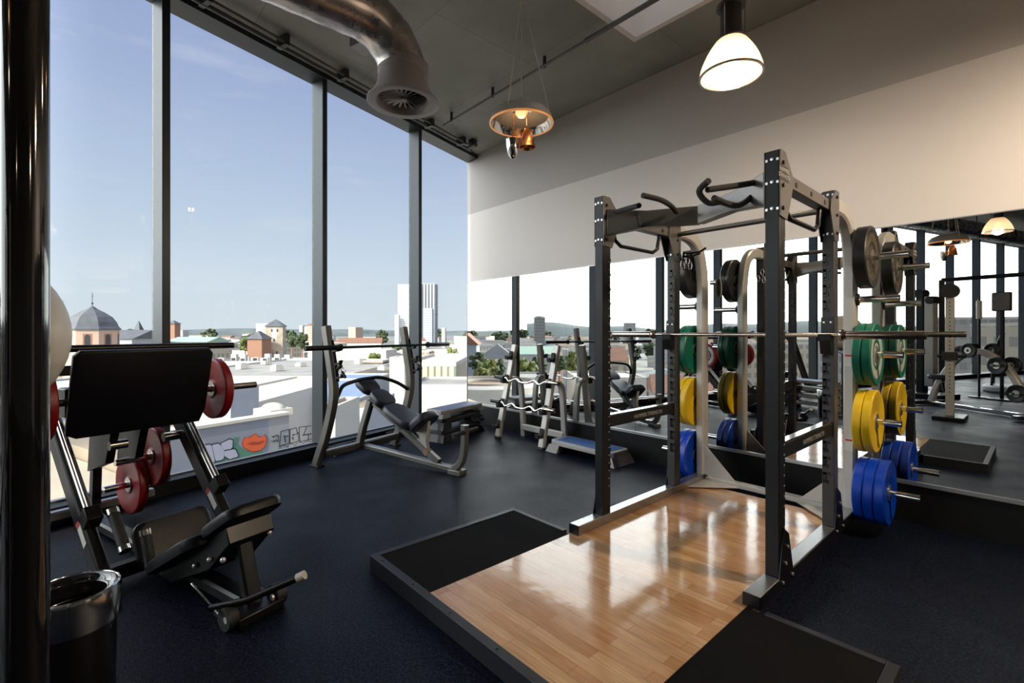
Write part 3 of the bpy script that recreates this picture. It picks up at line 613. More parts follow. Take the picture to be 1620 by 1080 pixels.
# ---------------------------------------------------------------- plates
def plate(x, sg, y, z, r, th, mt, label, group, ax=(1, 0, 0), root=None, ring=None):
    """bumper plate: axis along ax, inner face at x, growing outwards"""
    a = V(ax).normalized()*sg
    o = empty('bumper_plate', (0, 0, 0), label=label, cat='weight plate', group=group); o.location = (x, y, z)
    c = V((0, 0, 0))
    prof = [(.028, .008), (.058, .008), (.062, .010), (.078, .011), (.085, .007), (r-.045, .006), (r-.032, .001), (r-.008, .0), (r, .007), (r, th-.007), (r-.008, th), (r-.032, th-.001), (r-.045, th-.006), (.085, th-.007), (.078, th-.011), (.062, th-.010), (.058, th-.008), (.028, th-.008)]
    MB().lathe(prof+[prof[0]], c, a, n=56).build('plate_body', M[mt], o)
    MB().lathe([(.0262, .002), (.056, .002), (.056, th-.002), (.0262, th-.002), (.0262, .002)], c, a, n=32).build('steel_hub', M['hub'], o)
    if ring:
        MB().lathe([(.062, th-.0095), (r-.05, th-.0055), (r-.05, th-.0045), (.062, th-.0085), (.062, th-.0095)], c, a, n=40).build('face_ring', M[ring], o)
    return o
M['silver_face'] = mat('silver_plate_face', (.62, .62, .58), .4, .3)
M['gold_face'] = mat('brassy_plate_face', (.38, .30, .18), .25, .8)
for sg, x, side in ((1, XRt, 'right'), (-1, XL, 'left')):
    xi = x+sg*.053; g = 'plates stored on the %s of the power rack' % side
    plate(xi, sg, 4.235, 1.987, .225, .085, 'p_black', 'large black plate at the top of the %s storage horns of the rack' % side, g, ring='gold_face' if sg > 0 else None)
    for k in range(2):
        plate(xi+sg*.056*k, sg, 4.235, 1.286, .225, .054, 'p_green', '%s green bumper plate on the %s side of the rack' % (('inner', 'outer')[k], side), g, ring='silver_face' if k == 1 and sg > 0 else None)  # pale ring on the right outer green plate puts glare into its face
        plate(xi+sg*.056*k, sg, 4.235, .804, .225, .054, 'p_yellow', '%s yellow bumper plate on the %s side of the rack' % (('inner', 'outer')[k], side), g)
    for k in range(3 if sg > 0 else 2):
        plate(xi+sg*.062*k, sg, 4.235, .309, .225, .060, 'p_blue', '%s blue bumper plate on the lowest %s horn of the rack' % ((('innermost', 'middle', 'outermost') if sg > 0 else ('inner', 'outer'))[k], side), g)
# carabiners hanging from the rear left upright and the coil of rope
for k in range(4):
    c = P((1082, 1088, 1079, 1091)[k], (404, 412, 418, 420)[k], Y=3.82+.012*k); c.x = c.x
    pts = [c+V((.016*math.cos(a), .004*k, .034*math.sin(a))) for a in [2*math.pi*i/16 for i in range(16)]]
    o = MB().tube(pts, .0035, 8, closed=True).build('carabiner', M['chrome'], label='silver carabiner hanging behind the rear left upright of the rack', cat='carabiner', group='carabiners on the power rack')
o = empty('hook_rail', (0, 0, 0), label='black double hook fixed beside the rear left upright with carabiners', cat='hook')
MB().tube([(XL+.048, 3.79, 2.12), (XL+.10, 3.82, 2.115), (XL+.17, 3.85, 2.12), (XL+.22, 3.86, 2.15)], .009).build('arm', M['steel_black'], o)
MB().tube([(XL+.048, 3.79, 2.09), (XL+.12, 3.79, 2.08), (XL+.20, 3.80, 2.10)], .009).tube([(XL+.05, 3.79, 2.09), (XL+.05, 3.80, 1.98), (XL+.10, 3.81, 1.97)], .006).build('lower_hook', M['steel_black'], o)
mb = MB()
for q in range(4):
    mb.tube([V((XL-.155+.02*math.cos(a)+.008*q, 4.46+.006*q, 1.90+.09*math.sin(a))) for a in [2*math.pi*i/18 for i in range(18)]], .010, 8, closed=True)
mb.build('rope_coil', M['rope'], label='pale rope coil hanging at the black plate, seen in the mirror', cat='rope')
# ================================================================ incline bench with its own rack (local: x into the room from the windows, y along them)
RZW = math.atan2(.2845, .9587)
bn = empty('incline_bench', (-5.576, 2.360, 0), RZW, label='champagne grey incline bench with black pads and bar uprights by the windows', cat='weight bench')
for y, nm in ((-.57, 'l'), (.57, 'r')):
    pts = smooth_path([(.16, y, 0), (.24, y, .17), (.33, y, .36), (.435, y, .68), (.452, y, .88), (.40, y, 1.15), (.33, y, 1.51)], 4)
    u = MB().sweep(pts, (0, 1, 0), .072, .10).build('upright', M['grey_bench'], bn)
    MB().bb(.10, .25, y-.045, y+.045, 0, .018).build('foot_pad', M['rubber'], u, bevel=.004)
    pl = MB().sweep([(.512, y, .93), (.492, y, 1.06), (.465, y, 1.17), (.435, y, 1.30), (.42, y, 1.36)], (0, 1, 0), .04, .03)
    for a, z in ((.51, .96), (.485, 1.10), (.452, 1.235)):
        pl.prism([(a, y-.02, z), (a+.075, y-.02, z+.012), (a+.095, y-.02, z+.055), (a+.08, y-.02, z+.058), (a+.062, y-.02, z+.03), (a, y-.02, z+.022)], (0, .04, 0))
    pl.build('bar_rest', M['steel_black'], bn, bevel=.002)
MB().sweep([(.235, -.53, .13), (.235, .53, .13)], (1, 0, 0), .09, .075).build('rear_cross_beam', M['grey_bench'], bn)
yk = smooth_path([(.43, -.53, .70), (.45, -.50, .80), (.43, -.42, .875), (.36, -.16, .905), (.33, .02, .91), (.36, .18, .905), (.42, .38, .83), (.44, .53, .74)], 4)
MB().tube(yk, .021, 14).build('spotter_yoke', M['steel_dark'], bn)
MB().sweep([(.235, -.04, .15), (.30, -.04, .36), (.40, -.02, .66)], (0, 1, 0), .075, .085).build('back_post', M['grey_bench'], bn)
MB().sweep([(.24, 0, .12), (.6, 0, .105), (1.1, 0, .075), (1.60, 0, .045)], (0, 1, 0), .08, .055).build('floor_beam', M['grey_bench'], bn)
MB().sweep(smooth_path([(1.52, 0, .05), (1.62, 0, .06), (1.70, 0, .14), (1.735, 0, .28), (1.74, 0, .51)], 5), (0, 1, 0), .07, .07).build('front_post', M['grey_bench'], bn)
MB().bb(1.56, 1.72, -.06, .06, 0, .05).build('front_foot', M['grey_bench'], bn, bevel=.006)
fh = MB().tube([(1.75, -.20, .44), (1.75, .20, .44)], .022, 14).build('foot_bar', M['grip'], bn)
MB().sweep([(.85, 0, .40), (1.08, 0, .27), (1.40, 0, .09)], (0, 1, 0), .07, .07).build('seat_slide_beam', M['grey_bench'], bn)
MB().sweep([(.42, 0, .64), (.62, 0, .52), (.9, 0, .38)], (0, 1, 0), .07, .05).build('pad_rail', M['grey_bench'], bn)
M['tan'] = mat('tan_slide_sleeve', (.30, .19, .12), .5)
MB().sweep([(1.22, 0, .19), (1.27, 0, .16)], (0, 1, 0), .078, .078).build('slide_stop', M['tan'], bn)
def pad(p0, p1, wd0, wd1, th, name, root, mt='pad', y0=0, n=10, rnd=.35):
    """a cushion lying along p0 -> p1 (x,z), thickness below, rounded outline"""
    p0, p1 = V((p0[0], y0, p0[1])), V((p1[0], y0, p1[1])); t = (p1-p0).normalized(); u = V((0, 1, 0)); nn = t.cross(u); nn = nn if nn.z > 0 else -nn
    L = (p1-p0).length; out = []
    def outline(k):
        r = min(wd0, wd1)*rnd; pts = []
        for (cx, cy, a0, w) in ((r, -1, math.pi, wd0), (L-r, -1, 1.5*math.pi, wd1), (L-r, 1, 0, wd1), (r, 1, .5*math.pi, wd0)):
            for i in range(5):
                a = a0+math.pi/2*i/4; px_ = cx+r*math.cos(a); py_ = cy*(w/2-r)+r*math.sin(a); pts.append((px_, py_))
        c = (L/2, 0); return [((x-c[0])*k+c[0], (y-c[1])*k+c[1]) for x, y in pts]
    rings = []
    for k, h in ((.90, -th), (.985, -th*.85), (1, -th*.5), (.985, -th*.18), (.93, -th*.03), (.80, 0.0), (.4, .004)):
        rings.append([p0+t*x+u*y+nn*h for x, y in outline(k)])
    return MB().loops(rings).build(name, M[mt], root)
pad((.25, .925), (.46, .775), .27, .25, .075, 'head_pad', bn, 'padblue')
pad((.47, .80), (.70, .655), .25, .27, .085, 'upper_back_pad', bn, 'padblue')
pad((.66, .66), (1.16, .46), .30, .36, .085, 'seat_pad', bn, 'padblue', rnd=.48)
rp2 = pad((1.05, .44), (1.27, .62), .30, .30, .09, 'leg_pad', bn, 'padblue', rnd=.3)
MB().prism([(1.02, -.022, .42), (1.24, -.022, .56), (1.27, -.022, .50), (1.24, -.022, .30), (1.27, -.022, .16), (1.20, -.022, .15), (1.14, -.022, .34)], (0, .044, 0)).build('leg_pad_bracket', M['grey_frame'], bn, bevel=.004)
bw = lambda a, y, z: (bn.location.x+.9587*a-.2845*y, bn.location.y+.2845*a+.9587*y, z)
barbell(bw(.50, .16, 1.286), RZW+math.pi/2, label='dark barbell lying in the rests of the incline bench', cat='barbell', mt='steel_dark')
for i, (y, z) in enumerate(((-.57, 1.07), (.57, 1.08))):
    o = empty('collar_clip', bw(.55, y, z), RZW, label=('spring collar clip hanging on the nearer upright of the incline bench', 'spring collar clip hanging on the farther upright of the incline bench')[i], cat='collar clip')
    MB().tube([V((.03*math.cos(a), .004*a, .03*math.sin(a)-.02)) for a in [2*math.pi*q/12 for q in range(25)]], .0035, 8).build('spring', M['chrome'], o)
    MB().tube([(.02, .02, -.04), (.05, .03, -.10)], .013, 10).tube([(.05, -.01, -.03), (.10, -.01, -.085)], .013, 10).tube([(-.03, 0, .0), (.02, 0, .03)], .02, 10).build('grip', M['grip'], o)

# ================================================================ curl bar rack
er_ = empty('curl_bar_rack', (-4.55, 4.3, 0), label='light grey inclined rack holding two curl bars in front of the mirror', cat='bar rack')
el = lambda x, y, z: (x+4.55, y-4.3, z)
for i, (xf, xt, xr) in enumerate(((-4.99, -4.89, -4.87), (-4.155, -4.10, -4.10))):
    MB().sweep([el(xf, 4.20, 0), el(xt, 4.43, 1.275)], (1, 0, 0), .095, .055).build('front_post', M['grey_frame'], er_)
    MB().sweep([el(xf, 4.20, .0), el(xf+.002, 4.204, .028)], (1, 0, 0), .10, .06).build('foot_pad', M['rubber'], er_)
    xm = xf*.4+xt*.6
    MB().sweep(smooth_path([el(xm, 4.34, .80), el(xr, 4.42, .815), el(xr, 4.49, .775), el(xr, 4.525, .68), el(xr, 4.55, .40), el(xr, 4.575, .0)], 5), (1, 0, 0), .085, .05).build('rear_leg', M['grey_frame'], er_)
    for z in (1.12, .80, .475, .19):
        f = z/1.275; x = xf+(xt-xf)*f; y = 4.20+.23*f-.034
        MB().prism([el(x-.028, y, z+.07), el(x-.028, y-.012, z+.07), el(x-.028, y-.02, z-.0), el(x-.028, y-.075, z-.01), el(x-.028, y-.085, z+.012), el(x-.028, y-.10, z+.01), el(x-.028, y-.09, z-.045), el(x-.028, y, z-.05)], (.056, 0, 0)).build('bar_bracket', M['grip'], er_, bevel=.004)
MB().sweep([el(-4.86, 4.56, .13), el(-4.10, 4.56, .13)], (0, 1, 0), .06, .085).build('rear_cross_beam', M['grey_frame'], er_)
def ez(loc, z, **k):
    o = empty('curl_bar', (loc[0], loc[1], z), **k)
    w = [(-.42, 0, 0), (-.36, 0, 0), (-.28, 0, -.036), (-.17, 0, .003), (-.07, 0, -.032), (.07, 0, -.032), (.17, 0, .003), (.28, 0, -.036), (.36, 0, 0), (.42, 0, 0)]
    w = [(x, zz*.5, zz) for x, _, zz in w]
    MB().tube(smooth_path(w, 4), .0115, 12).build('shaft', M['chrome'], o)
    for s in (-1, 1): MB().lathe([(0, .41), (.03, .41), (.03, .425), (.0245, .427), (.0245, .595), (.021, .60), (0, .60)], (0, 0, 0), (s, 0, 0), n=20).build('sleeve', M['bar_steel'] if s > 0 else M['steel_black'], o)
    return o
for zi, lab in ((.80, 'upper'), (.475, 'lower')):
    f = zi/1.275; ez((-4.545+.05*f, 4.20+.23*f-.034-.055, 0), zi+.026, label='%s wavy chrome curl bar on the inclined rack' % lab, cat='curl bar', group='curl bars')

# ================================================================ aerobic steps
def step(loc, rz, L=.98, D=.36, h=.15, top='step_blue', body='step_grey', **k):
    o = empty('aerobic_step', loc, rz, **k)
    rings = []
    for f, z in ((1.0, h-.055), (1.0, h-.03), (.985, h-.006), (.96, h)):
        a, b, c = L/2*(f if f > .99 else 1-(1-f)*.35), D/2*f, .04
        rings.append([V((x, y, z)) for x, y in ((-a+c, -b), (a-c, -b), (a, -b+c), (a, b-c), (a-c, b), (-a+c, b), (-a, b-c), (-a, -b+c))])
    MB().loops(rings).build('deck', M[body], o, bevel=.004)
    MB().bb(-L/2+.06, L/2-.06, -D/2+.035, D/2-.035, h-.003, h+.004).build('mat', M[top], o, bevel=.002)
    for s in (-1, 1):
        MB().prism([(s*(L/2-.0), -D/2+.0, h-.05), (s*(L/2+.05), -D/2-.02, 0), (s*(L/2-.13), -D/2-.02, 0), (s*(L/2-.16), -D/2, h-.05)], (0, .10, 0)).prism([(s*(L/2-.0), D/2, h-.05), (s*(L/2+.05), D/2+.02, 0), (s*(L/2-.13), D/2+.02, 0), (s*(L/2-.16), D/2, h-.05)], (0, -.10, 0)).prism([(s*(L/2-.0), -D/2, h-.05), (s*(L/2+.05), -D/2, 0), (s*(L/2+.01), -D/2, 0), (s*(L/2-.05), -D/2, h-.05)], (0, D, 0)).build('foot', M[body], o, bevel=.004)
    return o
step((-3.55, 4.36, 0), .0, L=.92, D=.34, label='grey aerobic step with a blue top mat on the floor behind the rack', cat='aerobic step')
RWS = math.atan2(-.9574, .2888); c = (P(686, 650, Z=.40)+P(752, 638, Z=.40))/2
M['step_dots'] = mat('perforated_step_top', (.10, .14, .25), .5, bump=.5, bscale=60)
M['step_black'] = mat('black_step_plastic', (.015, .016, .018), .5)
STK = (c.x, c.y)
step((c.x, c.y, 0), RWS, L=.86, D=.30, top='step_black', body='step_black', label='black aerobic step at the bottom of the stack in the window corner', cat='aerobic step', group='steps stacked in the corner')
step((c.x, c.y, .16), RWS, L=.86, D=.30, top='step_black', body='step_black', label='black aerobic step in the middle of the stack in the window corner', cat='aerobic step', group='steps stacked in the corner')
step((c.x, c.y, .32), RWS, L=.92, D=.32, h=.10, top='step_dots', label='grey aerobic step with a dotted blue top, uppermost in the window corner', cat='aerobic step', group='steps stacked in the corner')
c = P(540, 694, Z=.12); step((c.x, c.y, 0), RZW+1.57+.25, L=.62, D=.34, h=.10, top='step_black', body='step_black', label='low black step on the floor behind the bench, nearer of two', cat='aerobic step')
c = P(588, 682, Z=.12); step((c.x-.10, c.y+.30, 0), RZW+1.57+.25, L=.45, D=.30, h=.10, top='step_black', body='step_black', label='low black step on the floor behind the bench, farther of two', cat='aerobic step')

# ================================================================ leg press (local: x away from the windows, y = -(run along them))
lp = empty('leg_press', (-4.882, .020, 0), RZW, label='black angled leg press machine with a large foot plate by the windows', cat='leg press')
def lw(a, y, z): return (lp.location.x+.9587*a-.2845*y, lp.location.y+.2845*a+.9587*y, z)
sl_ = (math.cos(math.radians(136)), math.sin(math.radians(136)))
for y in (-.35, .35):
    MB().sweep([(1.42, y, .03), (.18, y, 1.20)], (0, 1, 0), .06, .12).build('guide_beam', M['steel_black'], lp, bevel=.003)
    for off, r in ((.095, .018), (.128, .012)):
        MB().tube([(1.15+off*.68, y+.0*r, .285+off*.73), (.26+off*.68, y, 1.125+off*.73)], r, 14).build('guide_rod', M['chrome'], lp)
    MB().box((1.14+.06, y, .33+.06), (.09, .075, .10), Matrix.Rotation(math.radians(43), 3, 'Y')).build('rod_clamp', M['steel_black'], lp, bevel=.004)
    st = MB().box((1.16, y-.0315, .285), (.14, .002, .055), Matrix.Rotation(math.radians(43), 3, 'Y')).build('warning_sticker', M['white_grey'], lp, smooth=False)
    MB().box((1.105, y-.033, .336), (.03, .002, .05), Matrix.Rotation(math.radians(43), 3, 'Y')).build('sticker_band', M['sticker_red'], st, smooth=False)
    MB().sweep([(-.10, y, .05), (-.10, y, .62), (.02, y, 1.25)], (0, 1, 0), .06, .07).build('rear_post', M['steel_black'], lp)
    MB().sweep([(-.10, y, .12), (.42, y, .90)], (0, 1, 0), .045, .06).build('diagonal_brace', M['steel_dark'], lp)
MB().sweep([(-.10, -.42, .075), (-.10, .46, .075)], (1, 0, 0), .08, .07).build('rear_cross_beam', M['steel_rail'], lp)
MB().sweep([(-.06, -.02, .06), (2.2, -.02, .05)], (0, 1, 0), .10, .07).build('floor_beam', M['steel_black'], lp)
MB().sweep([(1.30, -.40, .07), (1.30, .40, .07)], (1, 0, 0), .09, .08).build('front_cross_beam', M['steel_black'], lp)
MB().sweep([(.18, -.36, 1.17), (.18, .36, 1.17)], (1, 0, 0), .07, .07).build('top_cross_beam', M['steel_black'], lp)
# lever mechanism and middle post
MB().sweep([(.05, .02, .08), (.10, .02, .7), (.30, .02, 1.05)], (0, 1, 0), .055, .08).build('middle_post', M['steel_dark'], lp)
MB().prism([(.30, -.10, .45), (.62, -.10, .55), (.74, -.10, .84), (.50, -.10, .98), (.34, -.10, .72)], (0, .05, 0)).prism([(.30, .07, .45), (.62, .07, .55), (.74, .07, .84), (.50, .07, .98), (.34, .07, .72)], (0, .05, 0)).build('carriage_plate', M['steel_black'], lp, bevel=.004)
MB().tube([(.50, -.33, .80), (.50, .33, .80)], .028, 14).build('stop_tube', M['steel_dark'], lp)
for y in (-.10, .22): MB().tube([(.68, y, .68), (.68, y+.10, .68)], .034, 16).build('stop_roller', M['chrome'], lp)
MB().tube([(1.30, -.28, .40), (1.45, -.28, .24)], .028, 14).build('stop_roller', M['rubber'], lp)
MB().tube([(1.50, -.20, .30), (1.56, -.20, .14)], .026, 14).build('stop_roller', M['rubber'], lp)
for p0, p1 in (((1.275, -.28, .425), (1.30, -.28, .40)), ((1.44, -.28, .25), (1.46, -.28, .23)), ((1.49, -.20, .33), (1.50, -.20, .30))): MB().tube([p0, p1], .031, 16).build('roller_ring', M['chrome'], lp)
# foot plate
tu = V((.14, 0, .52)).normalized(); tn = V((tu.z, 0, -tu.x)); b0_ = V((.895, 0, .80)); H_ = .555; hw = .385
outl = [(-hw+.05, 0), (hw-.03, 0), (hw, .10), (hw, H_-.035), (hw-.03, H_), (-hw+.03, H_), (-hw, H_-.035), (-hw, .03)]
rings = []
for k, h in ((.965, -.02), (1, -.012), (1, .012), (.965, .022)):
    rings.append([b0_+V((0, 1, 0))*y*k+tu*((z-H_/2)*k+H_/2)+tn*h for y, z in outl])
MB().loops(rings).build('foot_plate', M['pad'], lp, bevel=.003)
for y in (-.30, .30): MB().box(b0_+tu*.27-tn*.06+V((0, y, 0)), (.08, .06, .50), Matrix.Rotation(math.atan2(tu.x, tu.z), 3, 'Y')).build('plate_frame', M['steel_black'], lp, bevel=.004)
MB().tube([(.90, -.62, 1.345), (.90, .60, 1.345)], .022, 16).build('top_bar', M['steel_black'], lp)
MB().tube([(.86, -.74, 1.02), (.86, .80, 1.02)], .0245, 16).build('weight_horn', M['bar_steel'], lp)
MB().bb(.72, .86, -.37, .37, .92, 1.10).build('sled_body', M['steel_black'], lp, bevel=.01)
# pads
pad((1.46, .12), (1.99, .405), .44, .44, .075, 'back_pad', lp, 'pad', rnd=.2, y0=-.005)
pad((1.96, .405), (2.26, .585), .30, .30, .065, 'head_pad', lp, 'pad', rnd=.2, y0=-.005)
pad((1.34, .33), (1.47, .10), .42, .42, .06, 'seat_pad', lp, 'pad', rnd=.15)
MB().prism([(1.95, -.12, .36), (2.18, -.12, .46), (2.22, -.12, .38), (2.16, -.12, .33), (2.02, -.12, .20), (1.60, -.12, .02), (1.45, -.12, .03)], (0, .24, 0)).build('back_frame', M['steel_black'], lp, bevel=.006)
MB().sweep([(2.13, -.01, .36), (2.24, -.01, .04)], (0, 1, 0), .08, .06).build('adjuster_post', M['steel_dark'], lp)
MB().bb(2.10, 2.34, -.14, .10, 0, .05).build('front_foot', M['steel_black'], lp, bevel=.008)
for y in (-.16, .09): MB().tube([(2.28, y-.02, .055), (2.28, y+.03, .055)], .055, 20).build('transport_wheel', M['rubber'], lp)
for y in (-.17, .06):
    MB().tube([(2.30, y-.012, .06), (2.30, y+.0, .06)], .016, 12).build('wheel_bolt', M['bolt'], lp)
lv = MB().tube([(2.20, -.20, .10), (2.34, -.10, .13), (2.44, .0, .18), (2.52, .06, .22)], .017, 12).build('release_lever', M['steel_black'], lp)
MB().tube([(2.515, .055, .218), (2.545, .075, .235)], .022, 16).build('lever_cap', M['white_grey'], lv)
MB().tube([(2.02, -.20, .17), (2.26, -.19, .085)], .006, 8).build('link_rod', M['chrome'], lp)
for p in ((2.18, -.13, .30), (2.05, -.13, .27), (2.2, .1, .36), (1.9, -.13, .2)): MB().ball(p, .014, 10).build('frame_bolt', M['bolt'], lp)
def lplate(a, y, z, sg, label):
    p = lw(a, y, z); plate(p[0], sg, p[1], p[2], .225, .06, 'p_red', label, 'red plates on the leg press', ax=(-.2845, .9587, 0), ring='silver_face')
lplate(.86, .455, 1.02, 1, 'red plate on the near right horn of the leg press')
lplate(.86, -.455, 1.02, -1, 'red plate on the left horn of the leg press, half behind the ball')
lplate(.42, .235, .50, 1, 'red plate stored low inside the leg press frame')
lplate(.22, .165, .27, 1, 'dark red plate stored lowest inside the leg press frame')
MB().tube([(.42, .02, .50), (.42, .325, .50)], .0245, 14).build('storage_horn', M['chrome'], lp)
MB().tube([(.22, .02, .27), (.22, .325, .27)], .0245, 14).build('storage_horn', M['chrome'], lp)

# ================================================================ litter bin and exercise ball
bx_ = P(114, 932, T=1.82)
tb = empty('litter_bin', (bx_.x, bx_.y, 0), label='round black litter bin with a polished steel rim beside the column', cat='litter bin')
BR = .142
BH = .47
MB().lathe([(0, .002), (BR-.02, .002), (BR-.012, .02), (BR-.008, BH-.10), (BR-.012, BH-.10), (BR-.018, .03), (0, .03)], n=48).build('bin_body', M['black_gloss'], tb)
MB().lathe([(BR-.008, BH-.135), (BR+.004, BH-.13), (BR+.006, BH-.02), (BR+.002, BH-.004), (BR-.005, BH), (BR-.008, BH-.006), (BR-.008, BH-.135)], n=72).build('steel_rim', M['chrome'], tb)
MB().lathe([(BR-.008, BH-.003), (BR-.020, BH-.006), (BR-.036, BH-.022), (BR-.044, BH-.07), (BR-.046, BH-.07), (BR-.040, BH-.026), (BR-.022, BH-.012), (BR-.008, BH-.008), (BR-.008, BH-.003)], n=64).build('funnel_lid', M['black_gloss'], tb)
bc = P(-94, 531, T=1.5)
o = MB().ball((0, 0, 0), .305, 48).build('exercise_ball', M['white_ball'], label='large ivory exercise ball half hidden behind the black column', cat='exercise ball'); o.location = bc
o = empty('ball_stand', (bc.x, bc.y, 0), label='black post carrying the exercise ball behind the column', cat='ball stand')
MB().lathe([(0, 0), (.12, 0), (.12, .02), (.025, .03), (.025, bc.z-.36), (0, bc.z-.36)], n=32).build('post', M['steel_black'], o)
MB().lathe([(.170, bc.z-.266), (.178, bc.z-.266), (.178, bc.z-.256), (.170, bc.z-.256), (.170, bc.z-.266)], n=40).build('ring', M['steel_black'], o)
for q in range(3): MB().tube([(.02*math.cos(q*2.094), .02*math.sin(q*2.094), bc.z-.37), (.174*math.cos(q*2.094), .174*math.sin(q*2.094), bc.z-.262)], .006, 8).build('arm', M['steel_black'], o)

# ================================================================ equipment behind the camera, seen in the mirror
def mp_(x, y, T):       # photo pixel of the reflection -> real place in front of the mirror
    p = P(x, y, T=T); return V((p.x, 2*MY-p.y, p.z))
# cable tower
q = mp_(1466, 560, 10.7); o = empty('cable_tower', (q.x, q.y, 0), .35, label='tall cable tower with a grey weight shroud seen in the mirror', cat='cable machine')
MB().bb(-.16, -.02, -.10, .10, .0, 2.30).build('black_column', M['steel_black'], o, bevel=.01)
MB().bb(.0, .17, -.10, .10, .25, 2.25).build('weight_shroud', M['grey_frame'], o, bevel=.015)
MB().bb(-.25, .45, -.35, .35, .0, .10).build('base_plate', M['steel_black'], o, bevel=.01)
MB().tube([(-.1, -.12, 2.32), (-.1, .12, 2.32)], .10, 24).build('pulley', M['rubber'], o)
MB().tube([(.12, -.14, 2.16), (.12, .14, 2.16)], .085, 24).build('pulley', M['rubber'], o)
# crossover beam with pull-up bar
q1, q2 = mp_(1490, 443, 11.0), mp_(1660, 436, 9.6); q2.z = q1.z
o = empty('pullup_beam', (q1.x, q1.y, 0), label='dark olive cross beam spanning the gym seen in the mirror', cat='pull-up frame')
MB().tube([(0, 0, q1.z), (q2.x-q1.x, q2.y-q1.y, q1.z)], .045, 16).build('beam', M['steel_dark'], o)
MB().bb(-.05, .05, -.05, .05, 0, q1.z).build('post', M['steel_black'], o, bevel=.006)
MB().bb(q2.x-q1.x-.05, q2.x-q1.x+.05, q2.y-q1.y-.05, q2.y-q1.y+.05, 0, q1.z).build('post', M['steel_black'], o, bevel=.006)
# perforated post station
q = mp_(1503, 560, 8.0); o = empty('perforated_post', (q.x, q.y, 0), label='pale perforated steel post with a black sleeve seen in the mirror', cat='cable machine')
pb = MB().bb(-.055, .055, -.04, .04, .0, 2.06).build('post', M['grey_frame'], o, bevel=.005)
for k in range(24): MB().lathe([(0, 0), (.010, 0), (.010, .002), (0, .002)], (0, .0402, .45+k*.065), (0, 1, 0), n=10).build('post_hole', M['steel_black'], pb)
MB().bb(-.09, .09, -.09, .09, .98, 1.12).tube([(-.16, 0, 1.05), (.2, 0, 1.05)], .03).build('sliding_sleeve', M['rubber'], o, bevel=.005)
MB().tube([(0, -.09, 2.14), (0, .09, 2.14)], .12, 24).build('pulley', M['rubber'], o)
MB().bb(-.20, .20, -.30, .30, 0, .06).build('base_plate', M['steel_black'], o, bevel=.01)
# plate loaded row machine
q = mp_(1556, 655, 8.6); q.z = 0
o = empty('row_machine', (q.x, q.y, 0), math.radians(35), label='plate loaded row machine with black plates on silver arched frame seen in the mirror', cat='row machine')
MB().sweep(smooth_path([(-.95, 0, .07), (-.8, 0, .45), (-.45, 0, .95), (-.05, 0, 1.10), (.35, 0, .85), (.62, 0, .40), (.75, 0, .05)], 4), (0, 1, 0), .09, .11).build('arched_frame', M['grey_frame'], o)
MB().sweep([(-1.1, 0, .05), (.95, 0, .05)], (0, 1, 0), .09, .06).build('floor_beam', M['chrome'], o)
MB().sweep([(.78, -.4, .05), (.78, .4, .05)], (1, 0, 0), .09, .07).build('cross_foot', M['chrome'], o)
MB().sweep([(-1.0, -.35, .05), (-1.0, .35, .05)], (1, 0, 0), .09, .07).build('cross_foot', M['steel_black'], o)
pad((-.55, 1.14), (-.12, 1.24), .30, .30, .09, 'chest_pad', o)
pad((-.95, .62), (-.6, .62), .34, .34, .09, 'seat_pad', o)
MB().sweep([(-.78, 0, .55), (-.72, 0, .30)], (0, 1, 0), .07, .07).build('seat_post', M['steel_black'], o)
for y in (-.30, .30): MB().tube([(.30, 0, .86), (.36, y, .88)], .024).tube([(.62, 0, .42), (.62, y*.9, .42)], .024).build('weight_horn', M['chrome'], o)
for k, (a, y, z) in enumerate(((.33, -.12, .87), (.33, .12, .87), (.62, -.12, .42), (.62, .12, .42), (-.05, -.22, 1.12), (-.05, .22, 1.12))):
    ca, sa_ = math.cos(math.radians(35)), math.sin(math.radians(35))
    plate(q.x+a*ca-y*sa_, 1 if y > 0 else -1, q.y+a*sa_+y*ca, z, .15 if k < 4 else .13, .05, 'p_black', 'black plate %s %s of the row machine in the mirror' % (('on the middle', 'on the middle', 'on the lowest', 'on the lowest', 'on the top', 'on the top')[k], ('near arm', 'far arm')[k % 2]), 'black plates on the row machine', ax=(-sa_, ca, 0))
# big round balance platform with hoop handles
q = mp_(1612, 618, 11.5); o = empty('balance_platform', (q.x, q.y, 0), label='low round platform with tall black hoop handles seen in the mirror', cat='balance platform')
MB().lathe([(0, .0), (.60, 0), (.64, .04), (.64, .12), (.60, .16), (0, .16)], n=40).build('disc', M['step_grey'], o)
for dx in (-.35, .2):
    MB().tube(smooth_path([(dx-.1, -.3, .16), (dx-.05, -.3, .9), (dx+.05, -.2, 1.35), (dx+.1, .0, 1.42), (dx+.05, .2, 1.35), (dx-.05, .3, .9), (dx-.1, .3, .16)], 3), .025).build('hoop_handle', M['steel_black'], o)
# grey control box on a stand
q = mp_(1585, 477, 10.2); o = empty('control_box', (q.x, q.y, 0), .3, label='grey control box on a thin stand seen in the mirror', cat='control box')
MB().bb(-.15, .15, -.06, .06, q.z-.2, q.z+.2).build('box_body', M['gusset'], o, bevel=.02)
MB().bb(-.025, .025, -.025, .025, .0, q.z-.2).bb(-.2, .2, -.2, .2, 0, .03).build('stand', M['steel_black'], o, bevel=.004)
q = mp_(1549, 465, 10.6); o = empty('padded_post', (q.x, q.y, 0), 0, label='short pale padded post seen in the mirror', cat='padded post')
MB().tube([(0, 0, 1.75), (0, 0, 2.15)], .05).build('sleeve', M['white_ball'], o)
MB().tube([(0, 0, 0), (0, 0, 2.2)], .022).lathe([(0, 0), (.18, 0), (.18, .025), (0, .025)], n=24).build('post', M['steel_black'], o)
